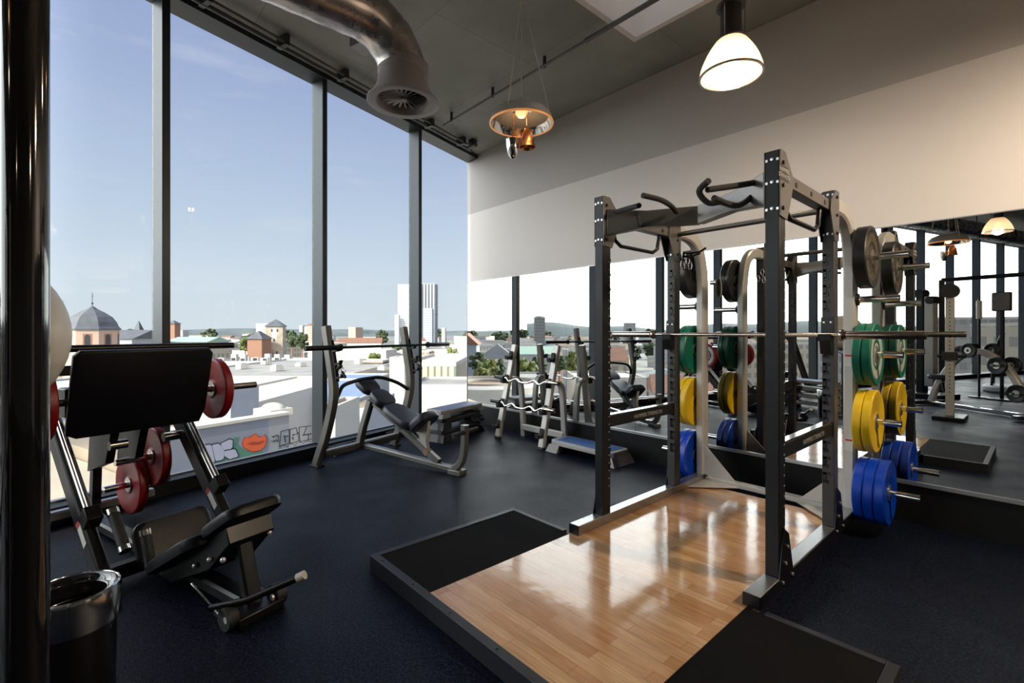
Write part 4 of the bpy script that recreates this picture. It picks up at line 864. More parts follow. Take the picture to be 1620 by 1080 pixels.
# seated machine near the leg press, dark frame behind the rack in the mirror
q = mp_(1284, 655, 9.1); q.z = 0
M['step_side'] = mat('worn_grey_step', (.22, .23, .23), .5)
for k in range(4):
    step((q.x, q.y, .136*k), .25, L=.9, D=.36, h=.13, top='step_blue' if k == 3 else 'step_black', body='step_side', label=('lowest', 'second', 'third', 'topmost, blue matted')[k]+' step of the grey stack seen in the mirror', cat='aerobic step', group='steps stacked behind the camera')
q = mp_(1262, 600, 11.0); o = empty('exercise_machine', (q.x-.3, q.y, 0), -.4, label='black framed exercise machine with slanted uprights seen in the mirror', cat='exercise machine')
for y in (-.32, .32):
    MB().sweep([(-.5, y, 0), (-.1, y, 1.75)], (0, 1, 0), .07, .09).build('slanted_upright', M['steel_black'], o)
    MB().sweep([(.55, y, 0), (.2, y, 1.2), (-.15, y, 1.6)], (0, 1, 0), .06, .08).build('front_leg', M['steel_dark'], o)
MB().sweep([(-.12, -.32, 1.68), (-.12, .32, 1.68)], (1, 0, 0), .07, .07).build('top_beam', M['steel_black'], o)
MB().tube([(.1, -.5, 1.35), (.1, .5, 1.35)], .022).build('handle_bar', M['steel_black'], o)
MB().sweep([(-.5, 0, .05), (.6, 0, .05)], (0, 1, 0), .08, .07).build('floor_beam', M['steel_black'], o)
pad((-.35, 1.2), (-.15, .55), .32, .32, .09, 'back_pad', o)
pad((-.18, .55), (.28, .52), .34, .34, .09, 'seat_pad', o)
MB().sweep([(.05, 0, .45), (.05, 0, .08)], (0, 1, 0), .08, .08).build('seat_post', M['steel_black'], o)
# ================================================================ the city outside
GZ = -24.0
rnd = random.Random(7)
def facade(name, wall, win, sx, sz, gap=.45, vgap=.5, rough=.8):
    """walls with rows of windows, patterned on the wall itself in metres"""
    m = mat(name, wall, rough); nt = m.node_tree; b = nt.nodes['Principled BSDF']; N = nt.nodes.new; L = nt.links.new
    t = N('ShaderNodeTexCoord'); s = N('ShaderNodeSeparateXYZ'); L(t.outputs['Object'], s.inputs[0])
    def band(src, p, g):
        d = N('ShaderNodeMath'); d.operation = 'DIVIDE'; L(src, d.inputs[0]); d.inputs[1].default_value = p
        f = N('ShaderNodeMath'); f.operation = 'FRACT'; L(d.outputs[0], f.inputs[0]); c = N('ShaderNodeMath'); c.operation = 'GREATER_THAN'; L(f.outputs[0], c.inputs[0]); c.inputs[1].default_value = g; return c.outputs[0]
    a = N('ShaderNodeMath'); a.operation = 'ADD'; L(s.outputs['X'], a.inputs[0]); L(s.outputs['Y'], a.inputs[1])
    h = band(a.outputs[0], sx, gap); v = band(s.outputs['Z'], sz, vgap)
    mu = N('ShaderNodeMath'); mu.operation = 'MULTIPLY'; L(h, mu.inputs[0]); L(v, mu.inputs[1])
    g = N('ShaderNodeNewGeometry'); sn = N('ShaderNodeSeparateXYZ'); L(g.outputs['Normal'], sn.inputs[0]); lt = N('ShaderNodeMath'); lt.operation = 'LESS_THAN'; L(sn.outputs['Z'], lt.inputs[0]); lt.inputs[1].default_value = .5
    mu2 = N('ShaderNodeMath'); mu2.operation = 'MULTIPLY'; L(mu.outputs[0], mu2.inputs[0]); L(lt.outputs[0], mu2.inputs[1])
    x = N('ShaderNodeMix'); x.data_type = 'RGBA'; L(mu2.outputs[0], x.inputs['Factor']); x.inputs['A'].default_value = (*wall, 1); x.inputs['B'].default_value = (*win, 1); L(x.outputs['Result'], b.inputs['Base Color']); return m
F = [facade('cream_facade', (.56, .49, .38), (.34, .31, .27), 2.4, 3.1), facade('white_facade', (.60, .58, .53), (.42, .43, .45), 2.2, 3.0), facade('grey_facade', (.44, .43, .41), (.27, .27, .27), 2.4, 3.2),
     facade('rose_facade', (.55, .40, .31), (.33, .25, .20), 2.6, 3.2), facade('pale_facade', (.66, .62, .55), (.44, .42, .40), 2.0, 3.4, .55)]  # pale walls and weak window contrast stand in for distance haze
RF = [mat('grey_flat_roof', (.36, .34, .31), .85, var=.2, vscale=.3), mat('pale_flat_roof', (.56, .53, .47), .85, var=.12, vscale=.3), mat('brick_red_roof', (.30, .15, .09), .8, var=.2, vscale=.5), mat('slate_roof', (.12, .125, .135), .6, var=.2, vscale=.5), mat('brown_gravel_roof', (.30, .24, .17), .9, var=.25, vscale=.4)]
M['white_wall'] = mat('sunlit_white_wall', (.66, .61, .53), .8, var=.06, vscale=.2); M['shade_wall'] = mat('pale_blue_grey_wall', (.46, .47, .50), .8, var=.08, vscale=.3)  # white walls in a warm sunlit and a bluish shaded tone, by colour
M['leaf'] = mat('tree_foliage', (.05, .07, .025), .9, var=.5, vscale=1.2); M['leaf_light'] = mat('light_foliage', (.15, .17, .04), .9, var=.5, vscale=1.2)
M['hill'] = mat('wooded_hill', (.13, .155, .15), .9, var=.35, vscale=.006); M['ground'] = mat('city_ground', (.27, .26, .23), .9, var=.5, vscale=.02)  # the bluish hill colour carries the distance haze
M['copper_roof'] = mat('green_copper_roof', (.36, .50, .40), .7, var=.1); M['stone'] = mat('tower_stone', (.50, .42, .32), .85, var=.18, vscale=.8, bump=.3, bscale=3)
M['win_dark'] = mat('window_dark', (.05, .05, .055), .4); M['sandstone_red'] = mat('red_sandstone', (.38, .20, .13), .85)
M['metal_grey'] = mat('air_unit_grey', (.45, .45, .44), .6, bump=.2)

def cp_(x, y, T, rf=False):
    p = P(x, y, T=T); return V((p.x, 2*MY-p.y, p.z)) if rf else p
def hdg(x, rf):
    d = ray(x, 526); a = math.atan2(d.y, d.x); return (-a if rf else a)-math.pi/2
MB().box((0, 0, GZ-.5), (9000, 9000, 1)).build('city_ground', M['ground'], smooth=False, kind='structure', label='distant city ground between the buildings')
# wooded hills around the horizon
for nm, (a0, a1, R0, hh) in {'west': (2.2, 4.0, 3600, 26), 'south': (3.9, 5.2, 3200, 62)}.items():
    rings = []; n = 60
    for i in range(n+1):
        a = a0+(a1-a0)*i/n; h = CAMZ+hh*(.72+.28*math.sin(i*.31+1)+.16*math.sin(i*.83)); c, s = math.cos(a), math.sin(a)
        rings.append([V((c*R0*.92, s*R0*.92, GZ-2)), V((c*R0*.96, s*R0*.96, h*.45)), V((c*R0, s*R0, h)), V((c*R0*1.08, s*R0*1.08, h*.9)), V((c*R0*1.1, s*R0*1.1, GZ-2))])
    MB().loops(rings).build('wooded_hills', M['hill'], kind='structure', label='low wooded hills on the horizon')

OCC = []
def block(x0, x1, yt, T, dep, fm, rm, rf=False, name='building', base=None, yaw=0, roof='flat', label=None, group=None, rh=3, par=.5, cat='building'):
    """a building whose front spans pixel columns x0..x1 at forward distance T with its eaves at pixel row yt"""
    xm = (x0+x1)/2; w = abs(x1-x0)/755*T; base = GZ if base is None else base
    q = cp_(xm, 526, T+dep/2*.9, rf); zt = CAMZ+(526-yt)/755*T; a = (math.atan2(-.7455, .6665) if False else 0)
    hd = math.atan2(.6665, -.7455)-math.pi/2                        # facade parallel to the picture plane
    if rf: hd = -math.atan2(.6665, -.7455)-math.pi/2+math.pi
    o = empty(name, (q.x, q.y, base), hd+yaw, label=label, cat=cat, group=group); h = zt-base
    OCC.append((q.x, q.y, math.hypot(w, dep)*.55))
    MB().bb(-w/2, w/2, -dep/2, dep/2, 0, h).build('wall', fm, o, smooth=False)
    if roof == 'flat':
        mb = MB().bb(-w/2+par*.6, w/2-par*.6, -dep/2+par*.6, dep/2-par*.6, h+.005, h+.06); r = mb.build('roof', rm, o, smooth=False)
        pt = par
        MB().bb(-w/2, w/2, -dep/2, -dep/2+pt*.6, h, h+pt).bb(-w/2, w/2, dep/2-pt*.6, dep/2, h, h+pt).bb(-w/2, -w/2+pt*.6, -dep/2+pt*.6, dep/2-pt*.6, h, h+pt).bb(w/2-pt*.6, w/2, -dep/2+pt*.6, dep/2-pt*.6, h, h+pt).build('parapet', fm if fm in (M['white_wall'], M['shade_wall']) else M['white_wall'], o, smooth=False)
    elif roof == 'hip':
        e = .6; k = min(w, dep)/2
        rx, ry = max(w/2-k, .05), max(dep/2-k, .05)
        MB().loops([[V((-w/2-e, -dep/2-e, h)), V((w/2+e, -dep/2-e, h)), V((w/2+e, dep/2+e, h)), V((-w/2-e, dep/2+e, h))], [V((-rx, -ry, h+rh)), V((rx, -ry, h+rh)), V((rx, ry, h+rh)), V((-rx, ry, h+rh))]]).build('roof', rm, o, smooth=False)
    elif roof == 'gable':
        e = .5; MB().prism([(-w/2-e, -dep/2-e, h), (-w/2-e, dep/2+e, h), (-w/2-e, 0, h+rh)], (w+2*e, 0, 0)).build('roof', rm, o, smooth=False)
    elif roof == 'gablex':
        e = .5; MB().prism([(-w/2-e, -dep/2-e, h), (w/2+e, -dep/2-e, h), (0, -dep/2-e, h+rh)], (0, dep+2*e, 0)).build('roof', rm, o, smooth=False)
    return o, w, h
def tree(q, r, zb, mt, label, group=None):
    o = empty('tree', (q.x, q.y, zb), label=label, cat='tree', group=group)
    MB().tube([(0, 0, 0), (0, 0, r*1.2)], r*.08, 8).build('trunk', M['sandstone_red'], o)
    mb = MB(); rr = random.Random(int(q.x*10))
    for k in range(30):
        a_, b_, e_ = rr.uniform(0, 6.28), rr.uniform(-1, 1), rr.uniform(.35, .8)
        c = V((math.cos(a_)*math.sqrt(1-b_*b_)*r*e_, math.sin(a_)*math.sqrt(1-b_*b_)*r*e_, r*1.15+b_*r*e_*1.15)); R = r*rr.uniform(.18, .36); rings = []
        for i in range(1, 5):
            th = math.pi*i/5; rings.append([c+V((math.cos(2*math.pi*j/7)*math.sin(th), math.sin(2*math.pi*j/7)*math.sin(th), math.cos(th)))*R*rr.uniform(.6, 1.3) for j in range(7)])
        mb.loops(rings)
    mb.build('crown', mt, o); return o

# ---- church with the domed tower (left)
q = cp_(146, 526, 120); OCC.append((q.x, q.y, 8)); o = empty('church_tower', (q.x, q.y, GZ), math.radians(12), label='octagonal rose church tower with slate dome and cross, behind the ball', cat='church')
zc = CAMZ+(526-522)/755*120-GZ; R0 = 34/755*120*1.02
tw = MB().lathe([(R0, 0), (R0, zc), (0, zc)], n=8, close=False).build('tower_wall', mat('pink_render', (.62, .44, .33), .8), o, smooth=False)
MB().lathe([(R0+.35, zc), (R0+.35, zc+.35), (R0*.97, zc+.9), (R0*.90, zc+2.0), (R0*.74, zc+3.3), (R0*.45, zc+4.5), (R0*.2, zc+5.3), (.28, zc+6.0), (0, zc+6.1)], n=8).build('dome', RF[3], o, smooth=False)
ar = MB(); su_ = MB()
for k in range(8):
    a = 2*math.pi*(k+.5)/8; ri = R0*math.cos(math.pi/8)
    nrm = V((math.cos(a), math.sin(a), 0)); tt = V((-nrm.y, nrm.x, 0)); b = nrm*(ri+.02)
    # basis() of the lathe starts at +X rotated: build openings directly on the faces
    pl = [b+tt*x+V((0, 0, z)) for x, z in ((-.55, zc-3.6), (.55, zc-3.6), (.55, zc-1.7), (.38, zc-1.25), (0, zc-1.05), (-.38, zc-1.25), (-.55, zc-1.7))]
    ar.prism(pl, nrm*.06)
    su_.prism([b*1.0+tt*x+V((0, 0, z)) for x, z in ((-.85, zc-4), (.85, zc-4), (.85, zc-.9), (-.85, zc-.9))], nrm*.03)
su_.build('window_surround', M['sandstone_red'], tw, smooth=False); ar.build('arched_window', M['win_dark'], tw, smooth=False)
MB().tube([(0, 0, zc+6), (0, 0, zc+9.4)], .07, 8).tube([(-.9, 0, zc+8.5), (.9, 0, zc+8.5)], .06, 8).ball((0, 0, zc+6.7), .25, 10).build('cross', M['win_dark'], o)
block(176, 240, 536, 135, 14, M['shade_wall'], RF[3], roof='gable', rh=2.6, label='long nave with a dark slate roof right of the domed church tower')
o, w, h = block(216, 223, 522, 300, 2.6, M['sandstone_red'], RF[3], roof='hip', rh=6, label='thin distant church spire above the dark nave roof'); 
o, w, h = block(268, 281, 512, 260, 4.5, M['sandstone_red'], RF[3], roof='hip', rh=2, label='red sandstone tower beside the window mullion', name='church_tower')
block(283, 346, 541, 150, 12, F[0], M['copper_roof'], roof='gable', rh=1.6, label='low building with a pale green copper roof')
# medieval stone tower
T_ = 190; o, w, h = block(424, 449, 516, T_, 6.2, M['stone'], RF[3], roof='hip', rh=2.9, yaw=.25, label='square medieval stone tower with a pyramid roof', name='stone_tower', cat='tower')
mb = MB()
for a, z in ((-.8, h-2.2), (1.2, h-2.2), (0, h-6), (1.0, h-11)): mb.bb(a-.3, a+.3, -3.16, -3.1, z, z+1.1)
mb.build('slit_window', M['win_dark'], o, smooth=False)
mb = MB().bb(-.9, .9, -3.13, -3.1, h-5.6, h-.6); mb.build('blind_arch', M['white_wall'], o, smooth=False)
block(399, 422, 536, 180, 7, M['sandstone_red'], RF[3], roof='hip', rh=3.0, label='small brick house with a hipped slate roof left of the stone tower')
# skyscraper
M['sky_a'] = facade('tower_grid', (.70, .70, .69), (.34, .36, .38), 4.2, 4.0, .35, .35); M['sky_b'] = facade('tower_stripes', (.13, .14, .16), (.56, .58, .60), 6.0, 60, .55, .02); M['sky_c'] = facade('tower_side', (.50, .52, .55), (.30, .33, .37), 3, 4.4, .3, .45)
block(632, 662, 450, 900, 30, M['sky_a'], RF[1], label='pale gridded skyscraper slab behind the window mullion', name='skyscraper', cat='skyscraper')
block(664, 691, 449, 915, 28, M['sky_b'], RF[3], label='dark skyscraper with vertical white stripes', name='skyscraper', cat='skyscraper')
block(671, 685, 488, 860, 20, M['sky_c'], RF[1], label='grey lower block in front of the striped skyscraper', name='skyscraper', cat='skyscraper')
block(625.5, 632, 498, 880, 10, M['sky_a'], RF[1], label='narrow white annex left of the gridded skyscraper', name='skyscraper', cat='skyscraper')
block(699, 705, 519, 800, 10, F[2], RF[0], label='small grey high rise right of the skyscrapers')
block(476, 481, 515, 900, 14, F[1], RF[1], label='pair of white residential blocks beside the stone tower, left')
block(484, 490, 517, 900, 14, F[1], RF[1], label='pair of white residential blocks beside the stone tower, right')
# ---- roofscape close below the windows
o, w, h = block(352, 506, 650, 39, 29.5, M['white_wall'], M['white_wall'], base=-16, label='broad sunlit white roof below the windows', par=.3)
o, w, h = block(330, 640, 596, 70, 44, M['white_wall'], RF[0], base=-18, label='wide grey felt roof with pale edge beyond the white roof', par=.35)
o, w, h = block(358, 492, 574, 118, 16, M['white_wall'], RF[1], label='white plant room building carrying rows of air units')
for k in range(10):
    mb = MB(); x = -w/2+1.2+k*1.85
    u = empty('air_unit', (0, 0, 0)); u.location = o.matrix_basis @ V((x, -4.0+(k % 3)*2.2, h+.52)) if False else (o.location.x+math.cos(o.rotation_euler.z)*x-math.sin(o.rotation_euler.z)*(-5+(k % 3)*2.4), o.location.y+math.sin(o.rotation_euler.z)*x+math.cos(o.rotation_euler.z)*(-5+(k % 3)*2.4), o.location.z+h+.07)
    u.rotation_euler = o.rotation_euler; tag(u, 'grey rooftop air unit on the white plant room', 'air unit', 'air units on the white roof')
    MB().bb(-.7, .7, -.5, .5, 0, 1.1+(k % 2)*.8).build('casing', M['metal_grey'] if k % 2 else M['white_wall'], u, smooth=False)
    MB().bb(-.5, .5, -.53, -.505, .25, .95).build('grille', M['win_dark'], u, smooth=False)
for k in range(9):
    x = 345+k*31+(k % 3)*7; q = P(x, 590-(k*7) % 17, Z=-4.92)
    u = empty('roof_hatch', q, .3, label='small pale hatch on the wide grey felt roof', cat='roof hatch', group='hatches on the grey felt roof')
    MB().bb(-.8, .8, -.7, .7, 0, .5+.3*(k % 2)).build('kerb', M['white_wall'], u, smooth=False); MB().bb(-.6, .6, -.5, .5, .501+.3*(k % 2), .7+.3*(k % 2)).build('lid', M['metal_grey'], u, smooth=False)
block(500, 622, 556, 175, 16, M['white_wall'], RF[1], label='long white flat roofed hall behind the bench uprights')
block(570, 612, 572, 98, 6, RF[4], M['leaf_light'], label='brown rooftop cabin with a planted roof', par=.3, base=-4.85)
o, w, h = block(622, 646, 572, 52, 3.5, M['white_wall'], RF[1], label='tall plain white wall block beside the mullion')
M['fins'] = facade('finned_facade', (.66, .55, .39), (.20, .23, .16), .85, 50, .68, .0)
block(655, 744, 578, 62, 26, M['fins'], RF[1], label='beige building with vertical green fins', base=-20)
block(655, 748, 612, 50, 9, M['white_wall'], RF[0], label='low pale annex in front of the finned building', base=-20, par=.3)
block(520, 606, 601, 54, 7, mat('blue_roof_sheet', (.20, .27, .42), .5), mat('blue_roof_sheet_top', (.24, .31, .46), .45), base=-16, label='blue sheet clad hall roof seen through the bench', par=.2)
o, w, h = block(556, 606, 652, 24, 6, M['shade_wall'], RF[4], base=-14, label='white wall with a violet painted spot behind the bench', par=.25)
MB().lathe([(0, 0), (.42, 0), (.42, .02), (0, .02)], (-w/2+.9, -3.03, h-.45), (0, -1, 0), n=32).build('violet_spot', mat('violet_paint', (.52, .18, .50), .7), o, smooth=False)
block(522, 552, 650, 19, 3, M['white_wall'], RF[4], base=-14, label='white walled roof edge left of the violet spot', par=.2)
# tan roofs seen under the leg press
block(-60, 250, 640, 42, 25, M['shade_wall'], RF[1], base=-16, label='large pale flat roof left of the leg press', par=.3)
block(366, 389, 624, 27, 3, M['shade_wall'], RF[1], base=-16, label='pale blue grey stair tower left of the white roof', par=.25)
# ---- the painted parapet just outside
PT = -1.02; PW_ = -8.2
s0 = -2.0
def pw(s, z, off=0): return W(s, PW_+off, z)
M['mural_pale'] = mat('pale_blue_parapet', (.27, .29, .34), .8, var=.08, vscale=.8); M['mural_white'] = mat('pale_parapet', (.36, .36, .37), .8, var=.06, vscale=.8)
pr = empty('painted_parapet', (0, 0, 0), label='low pale parapet wall with graffiti just outside the windows', cat='parapet wall')
def s_at(x, y): 
    q = P(x, y, WD=PW_); return (q-WC).dot(WS), q.z
sm_, _ = s_at(425, 690); s1, _ = s_at(268, 690)
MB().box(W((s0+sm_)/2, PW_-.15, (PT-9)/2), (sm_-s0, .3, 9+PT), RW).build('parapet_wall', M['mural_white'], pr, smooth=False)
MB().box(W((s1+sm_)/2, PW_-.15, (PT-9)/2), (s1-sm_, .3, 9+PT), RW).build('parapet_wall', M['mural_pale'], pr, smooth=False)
MB().box(W((s0+s1)/2, PW_-.15, PT+.04), (s1-s0, .42, .08), RW).build('coping', M['white_wall'], pr, smooth=False)
def paint(poly, name, col, off, parent=pr):
    pts = []
    for x, y in poly:
        s, z = s_at(x, y); pts.append(W(s, PW_+off, z))
    return MB().prism(pts, WN*.006).build(name, col, parent, smooth=False)
M['gk'] = mat('paint_black', (.03, .03, .04), .8); M['gw'] = mat('paint_lilac_white', (.46, .46, .56), .8); M['gg'] = mat('paint_green', (.10, .24, .17), .8); M['go'] = mat('paint_orange_red', (.75, .13, .04), .8); M['gr'] = mat('paint_dark_red', (.40, .05, .03), .8)
def z2(pts): return [(280+x/6.75, 640+y/6.75) for x, y in pts]
def grow(pts, d):
    cx = sum(p[0] for p in pts)/len(pts); cy = sum(p[1] for p in pts)/len(pts)
    return [(cx+(x-cx)*(1+d/max(1, math.hypot(x-cx, y-cy))), cy+(y-cy)*(1+d/max(1, math.hypot(x-cx, y-cy)))) for x, y in pts]
paint(z2([(330, 650), (350, 560), (420, 560), (470, 470), (600, 440), (600, 350), (660, 345), (640, 420), (680, 450), (720, 480), (800, 500), (880, 490), (940, 510), (930, 560), (700, 620), (500, 650), (340, 668)]), 'green_leaves', M['gg'], .001)
ltr = [[(255, 440), (345, 425), (368, 440), (400, 605), (330, 630), (300, 600)], [(372, 430), (430, 415), (455, 425), (500, 480), (495, 570), (470, 590), (412, 600), (398, 560)], [(465, 415), (560, 368), (590, 380), (588, 450), (570, 470), (490, 485)], [(500, 495), (600, 475), (620, 480), (648, 540), (640, 555), (560, 580), (500, 545)]]
for l_ in ltr: paint(z2(grow(l_, 13)), 'letter_outline', M['gk'], .009)
for l_ in ltr: paint(z2(l_), 'letter', M['gw'], .017)
lips = [(700, 400), (730, 345), (760, 360), (790, 340), (835, 315), (870, 345), (905, 350), (925, 318), (948, 350), (950, 400), (925, 450), (880, 485), (800, 498), (750, 475), (712, 450)]
paint(z2(grow(lips, 9)), 'flower_outline', M['gr'], .009); paint(z2(lips), 'orange_flower', M['go'], .017)
paint(z2([(740, 420), (800, 395), (850, 400), (930, 380), (870, 420), (800, 425)]), 'flower_centre', M['gr'], .025)
def stroke(pts, name='painted_line', w=7):
    for (a, b) in zip(pts, pts[1:]):
        d = V((b[0]-a[0], b[1]-a[1], 0)); 
        if d.length < 1: continue
        n = V((-d.y, d.x, 0)).normalized()*w/2; e = d.normalized()*w*.3
        paint(z2([(a[0]+n.x-e.x, a[1]+n.y-e.y), (b[0]+n.x+e.x, b[1]+n.y+e.y), (b[0]-n.x+e.x, b[1]-n.y+e.y), (a[0]-n.x-e.x, a[1]-n.y-e.y)]), name, M['gk'], .009)
stroke([(1090, 450), (1108, 285), (1195, 262), (1198, 410), (1095, 440)]); stroke([(1205, 265), (1205, 415), (1300, 385), (1290, 290)]); stroke([(1205, 262), (1270, 245), (1285, 310), (1240, 320)])
stroke([(1145, 330), (1155, 400)], w=12); stroke([(1150, 345), (1180, 330)], w=10); stroke([(1232, 345), (1238, 370)], w=12); stroke([(1236, 315), (1240, 328)], w=12)
stroke([(1300, 240), (1310, 395), (1435, 365)]); stroke([(1300, 240), (1430, 225)]); stroke([(1340, 325), (1430, 310)], w=12); stroke([(1385, 230), (1350, 320)], w=8); stroke([(1400, 320), (1400, 370)], w=8)
for k in range(4): stroke([(1090+k*85, 470-k*18), (1110+k*85, 440-k*16), (1150+k*85, 430-k*16), (1172+k*85, 452-k*18)], w=4)
for a, b in (((1010, 340), (1080, 330)), ((1020, 350), (1070, 320)), ((1005, 390), (1075, 380)), ((1030, 400), (1060, 370)), ((1080, 330), (1078, 400))): stroke([a, b], w=6)
MB().box(W(s1+3.1, -10.5, -2.55), (6.0, 19.4, .3), RW).build('gravel_terrace', mat('tan_terrace', (.50, .42, .31), .85, var=.12, vscale=.6), kind='structure', smooth=False, label='tan flat roof terrace below the leg press window')
for k in range(3):
    q = W(s1+1.3+k*1.7, -7.5-k*1.6, -2.39); o = empty('roof_vent', q, label='small pale vent box on the tan roof terrace', cat='roof vent', group='vents on the tan terrace')
    MB().bb(-.45, .45, -.4, .4, 0, .42).build('housing', M['white_wall'], o, smooth=False); MB().bb(-.5, .5, -.45, .45, .421, .47).build('lid', M['metal_grey'], o, smooth=False)
# roof behind the parapet with its skylight
MB().box(W((s0+s1)/2, PW_-6.2, PT-1.25), (s1-s0, 11.6, .4), RW).build('gravel_roof', RF[4], kind='structure', smooth=False, label='brown gravel roof behind the painted parapet')
MB().box(W((s0+s1)/2, PW_-6.2, -12.9), (s1-s0-.2, 11.4, 20.6), RW).build('roof_support_wall', M['shade_wall'], kind='structure', smooth=False)
q = P(432, 650, Z=PT-.9); o = empty('roof_skylight', (q.x, q.y, PT-1.05), .3, label='white domed rooflight on the brown roof', cat='rooflight')
MB().bb(-.62, .62, -.5, .5, 0, .28).build('kerb', M['white_wall'], o, smooth=False)
MB().ball((0, 0, .26), .46, 20, (1.2, .95, .55)).build('dome', M['white_wall'], o)
q = P(388, 672, Z=PT-.9); 
# ---- scenery in the mirrored direction
R_T = True
o, w, h = block(845, 862, 503, 620, 12, facade('round_tower', (.36, .34, .31), (.24, .23, .22), 3, 4, .4, .5), RF[0], rf=True, label='grey brown high rise on the mirrored horizon', name='high_rise', cat='high rise', par=1.5)
MB().lathe([(7.2, h+.1), (6.4, h+1.8), (3.8, h+3.0), (0, h+3.3)], n=24).build('round_top', RF[0], o)
block(988, 1004, 511, 700, 12, F[2], RF[0], rf=True, label='grey slab block on the mirrored horizon left of the rack', name='high_rise', cat='high rise')
o, w, h = block(762, 812, 566, 92, 9, F[1], RF[3], rf=True, roof='hip', rh=2.6, label='white apartment house with a hipped slate roof in the mirror')
mb = MB()
for k in range(4): mb.bb(-1.8+k*1.2, -1.1+k*1.2, -3.6, -2.0, h+.5, h+1.5)
mb.build('dormer', M['white_wall'], o, smooth=False)
block(776, 826, 576, 80, 6, F[4], RF[1], rf=True, label='long low pale house below the slate roofed house in the mirror', base=-18)
block(722, 757, 545, 100, 10, M['shade_wall'], RF[2], rf=True, roof='gablex', rh=2.5, label='gabled house at the left edge of the mirror')
block(812, 880, 560, 130, 12, F[1], M['copper_roof'], rf=True, roof='gable', rh=2.0, label='white house with a pale green roof in the mirror')
block(893, 932, 556, 120, 12, F[1], RF[1], rf=True, label='white apartment block behind the curl bar rack in the mirror')
block(905, 985, 548, 210, 12, M['white_wall'], RF[1], rf=True, label='long white hall in the mirrored city')
block(940, 985, 570, 98, 7, F[0], RF[2], rf=True, roof='gable', rh=2.6, label='church like house with a tan gable roof in the mirror')
block(810, 880, 600, 58, 8, M['white_wall'], RF[0], rf=True, label='flat pale roof edge above the curl bars in the mirror', base=-18, par=.3)
block(900, 1010, 600, 60, 10, M['white_wall'], RF[1], rf=True, label='pale flat roof behind the bench in the mirror', base=-18, par=.3)
o = empty('round_terrace', tuple(cp_(770, 526, 44, True).xy)+(GZ,), label='round roof terrace with brown planting and pale rim in the mirror', cat='roof terrace'); zt = CAMZ+(526-612)/755*41-GZ
MB().lathe([(0, 0), (5.2, 0), (5.2, zt), (4.8, zt+.25), (4.7, zt+.25), (4.7, zt-.1), (0, zt-.1)], n=48).build('terrace_wall', M['white_wall'], o)
MB().lathe([(0, zt-.09), (4.4, zt-.09), (4.4, zt-.03), (0, zt-.03)], n=40).build('planting', mat('brown_planting', (.24, .13, .06), .9, var=.5, vscale=3), o)
MB().lathe([(2.2, zt-.02), (2.4, zt-.02), (2.4, zt+.2), (2.2, zt+.2), (2.2, zt-.02)], n=40).build('inner_rim', M['white_wall'], o)
M['office'] = facade('striped_office', (.44, .42, .37), (.33, .32, .29), 1.8, 3.2, .2, .5)
block(1478, 1580, 505, 100, 9, M['office'], RF[0], rf=True, label='striped grey office block behind the row machine in the mirror', yaw=.2)
block(1300, 1470, 538, 128, 10, F[2], RF[0], rf=True, label='grey office block behind the plate stack in the mirror')
block(1110, 1290, 545, 155, 10, F[0], RF[1], rf=True, label='cream building behind the rack in the mirror')
block(1575, 1690, 515, 72, 9, F[0], RF[1], rf=True, label='cream block at the right edge of the mirror')
for (x, y, T, r, rf, mt, lb) in ((755, 566, 75, 2.2, True, 'leaf', 'dark green tree at the left edge of the mirror'), (772, 575, 62, 2.0, True, 'leaf_light', 'light green tree below the slate roofed house in the mirror'), (790, 578, 66, 1.7, True, 'leaf', 'green tree between the houses in the mirror'),
        (760, 585, 56, 1.5, True, 'leaf_light', 'small light tree beside the round terrace in the mirror'), (832, 578, 72, 2.6, True, 'leaf_light', 'light green tree right of the mullion in the mirror'), (852, 572, 78, 2.6, True, 'leaf', 'round green tree behind the curl bars in the mirror'),
        (905, 566, 88, 2.6, True, 'leaf_light', 'light tree row left end in the mirror'), (930, 568, 86, 2.4, True, 'leaf_light', 'light tree row right end in the mirror'), (885, 570, 80, 2.0, True, 'leaf', 'green tree left of the white apartment block in the mirror'),
        (388, 540, 230, 5, False, 'leaf_light', 'light green tree left of the brick house'), (330, 532, 300, 7, False, 'leaf', 'dark green tree behind the copper roof'), (462, 530, 260, 6, False, 'leaf', 'green tree right of the stone tower'), (478, 532, 250, 6, False, 'leaf', 'green tree next to the window mullion'),
        (715, 556, 120, 3.2, False, 'leaf_light', 'light green tree behind the finned building'), (592, 562, 125, 3, False, 'leaf_light', 'light green tree behind the brown cabin'), (604, 524, 700, 8, False, 'leaf', 'tree clump on the horizon')):
    r *= .72; q = cp_(x, 526, T, rf); zc_ = CAMZ+(526-y)/755*T; tree(q, r, zc_-r*1.6, M[mt], lb); OCC.append((q.x, q.y, r*1.4))
    # the trees near the gym stand on the street: lengthen the trunk down to the ground
    t_ = [o for o in bpy.data.objects if o.name.startswith('tree')]
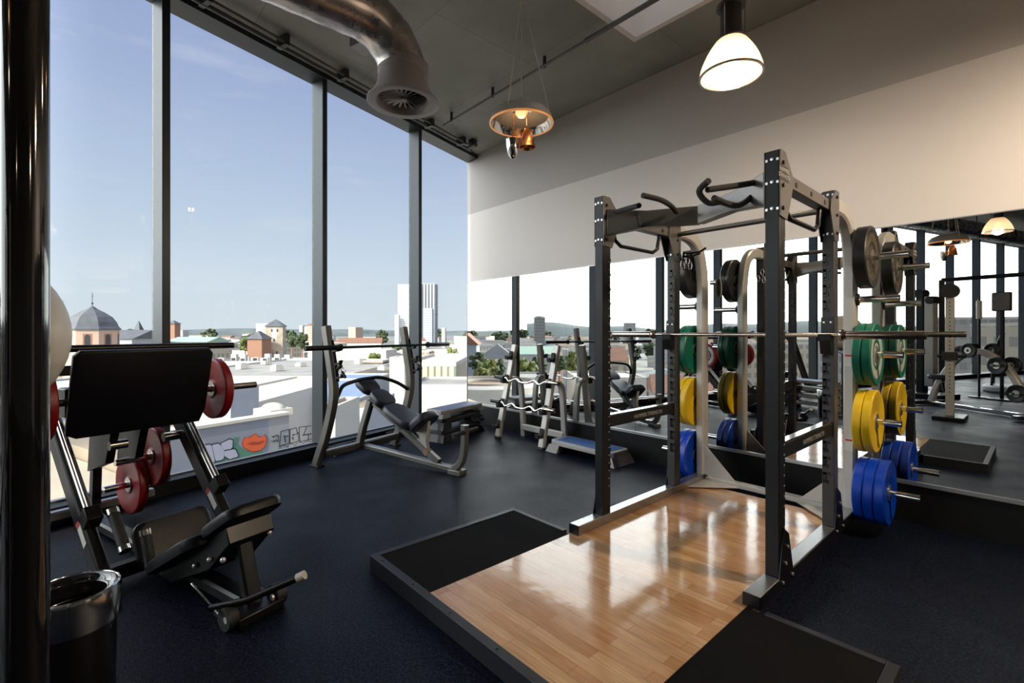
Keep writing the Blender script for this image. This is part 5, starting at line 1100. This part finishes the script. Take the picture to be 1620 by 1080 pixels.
for o in [o for o in bpy.data.objects if o.name.split('.')[0] == 'tree' and o.type == 'EMPTY']:
    tk = [c for c in bpy.data.objects if c.parent == o and c.name.startswith('trunk')][0]
    L = o.location.z-GZ
    if L > 0:
        for v_ in tk.data.vertices:
            if v_.co.z < .01: v_.co.z = -L
# ---- the rest of the roofscape
nb = nt_ = 0; tries = 0
while nb < 225 and tries < 2500:
    tries += 1
    x = rnd.uniform(60, 1640); rf = x > 742; T = math.exp(rnd.uniform(math.log(125), math.log(1500)))
    w = rnd.uniform(8, 24)*(1+T/900); h = rnd.uniform(7, 18)+(rnd.random() < .1)*(T > 500)*rnd.uniform(8, 22)
    dp_ = rnd.uniform(9, 20)*(1+T/1800); q = cp_(x, 526, T+dp_*.45, rf); r = math.hypot(w, dp_)*.55
    if any((q.x-a)**2+(q.y-b)**2 < (r+c)**2 for a, b, c in OCC): continue
    zt = GZ+h; yt = 526-(zt-CAMZ)/T*755; dx = w/T*755/2; k = rnd.random()
    fm = rnd.choice(F+[M['white_wall'], F[1]]); 
    rm, rt = (RF[1], 'flat') if k < .42 else (RF[0], 'flat') if k < .58 else (RF[2], 'gable') if k < .72 else (RF[3], 'hip') if k < .86 else (RF[4], 'gable')
    block(x-dx, x+dx, yt, T, dp_, fm, rm, rf, roof=rt, rh=rnd.uniform(2.5, 4.5), yaw=rnd.uniform(-.5, .5), group='distant city buildings', label='distant low building in the sea of roofs of the city'); nb += 1
nb = 0; tries = 0; TP = None
while nb < 110 and tries < 2500:
    tries += 1
    x = rnd.uniform(60, 1640); rf = x > 742; T = math.exp(rnd.uniform(math.log(120), math.log(2200))); q = cp_(x, 526, T, rf); r = rnd.uniform(3.5, 6)*(1+T/700)
    if any((q.x-a)**2+(q.y-b)**2 < (r*2.0+c)**2 for a, b, c in OCC): continue
    OCC.append((q.x, q.y, r*2.0))
    if TP is None: TP = tree(V((0, 0, 0)), 1, 0, M['leaf'], 'distant tree between the roofs of the city', 'distant city trees'); o = TP
    else: o = copy_tree(TP)
    o.location = (q.x, q.y, GZ); o.scale = (r*1.4, r*1.4, r); o.rotation_euler.z = rnd.uniform(0, 6)
    nb += 1
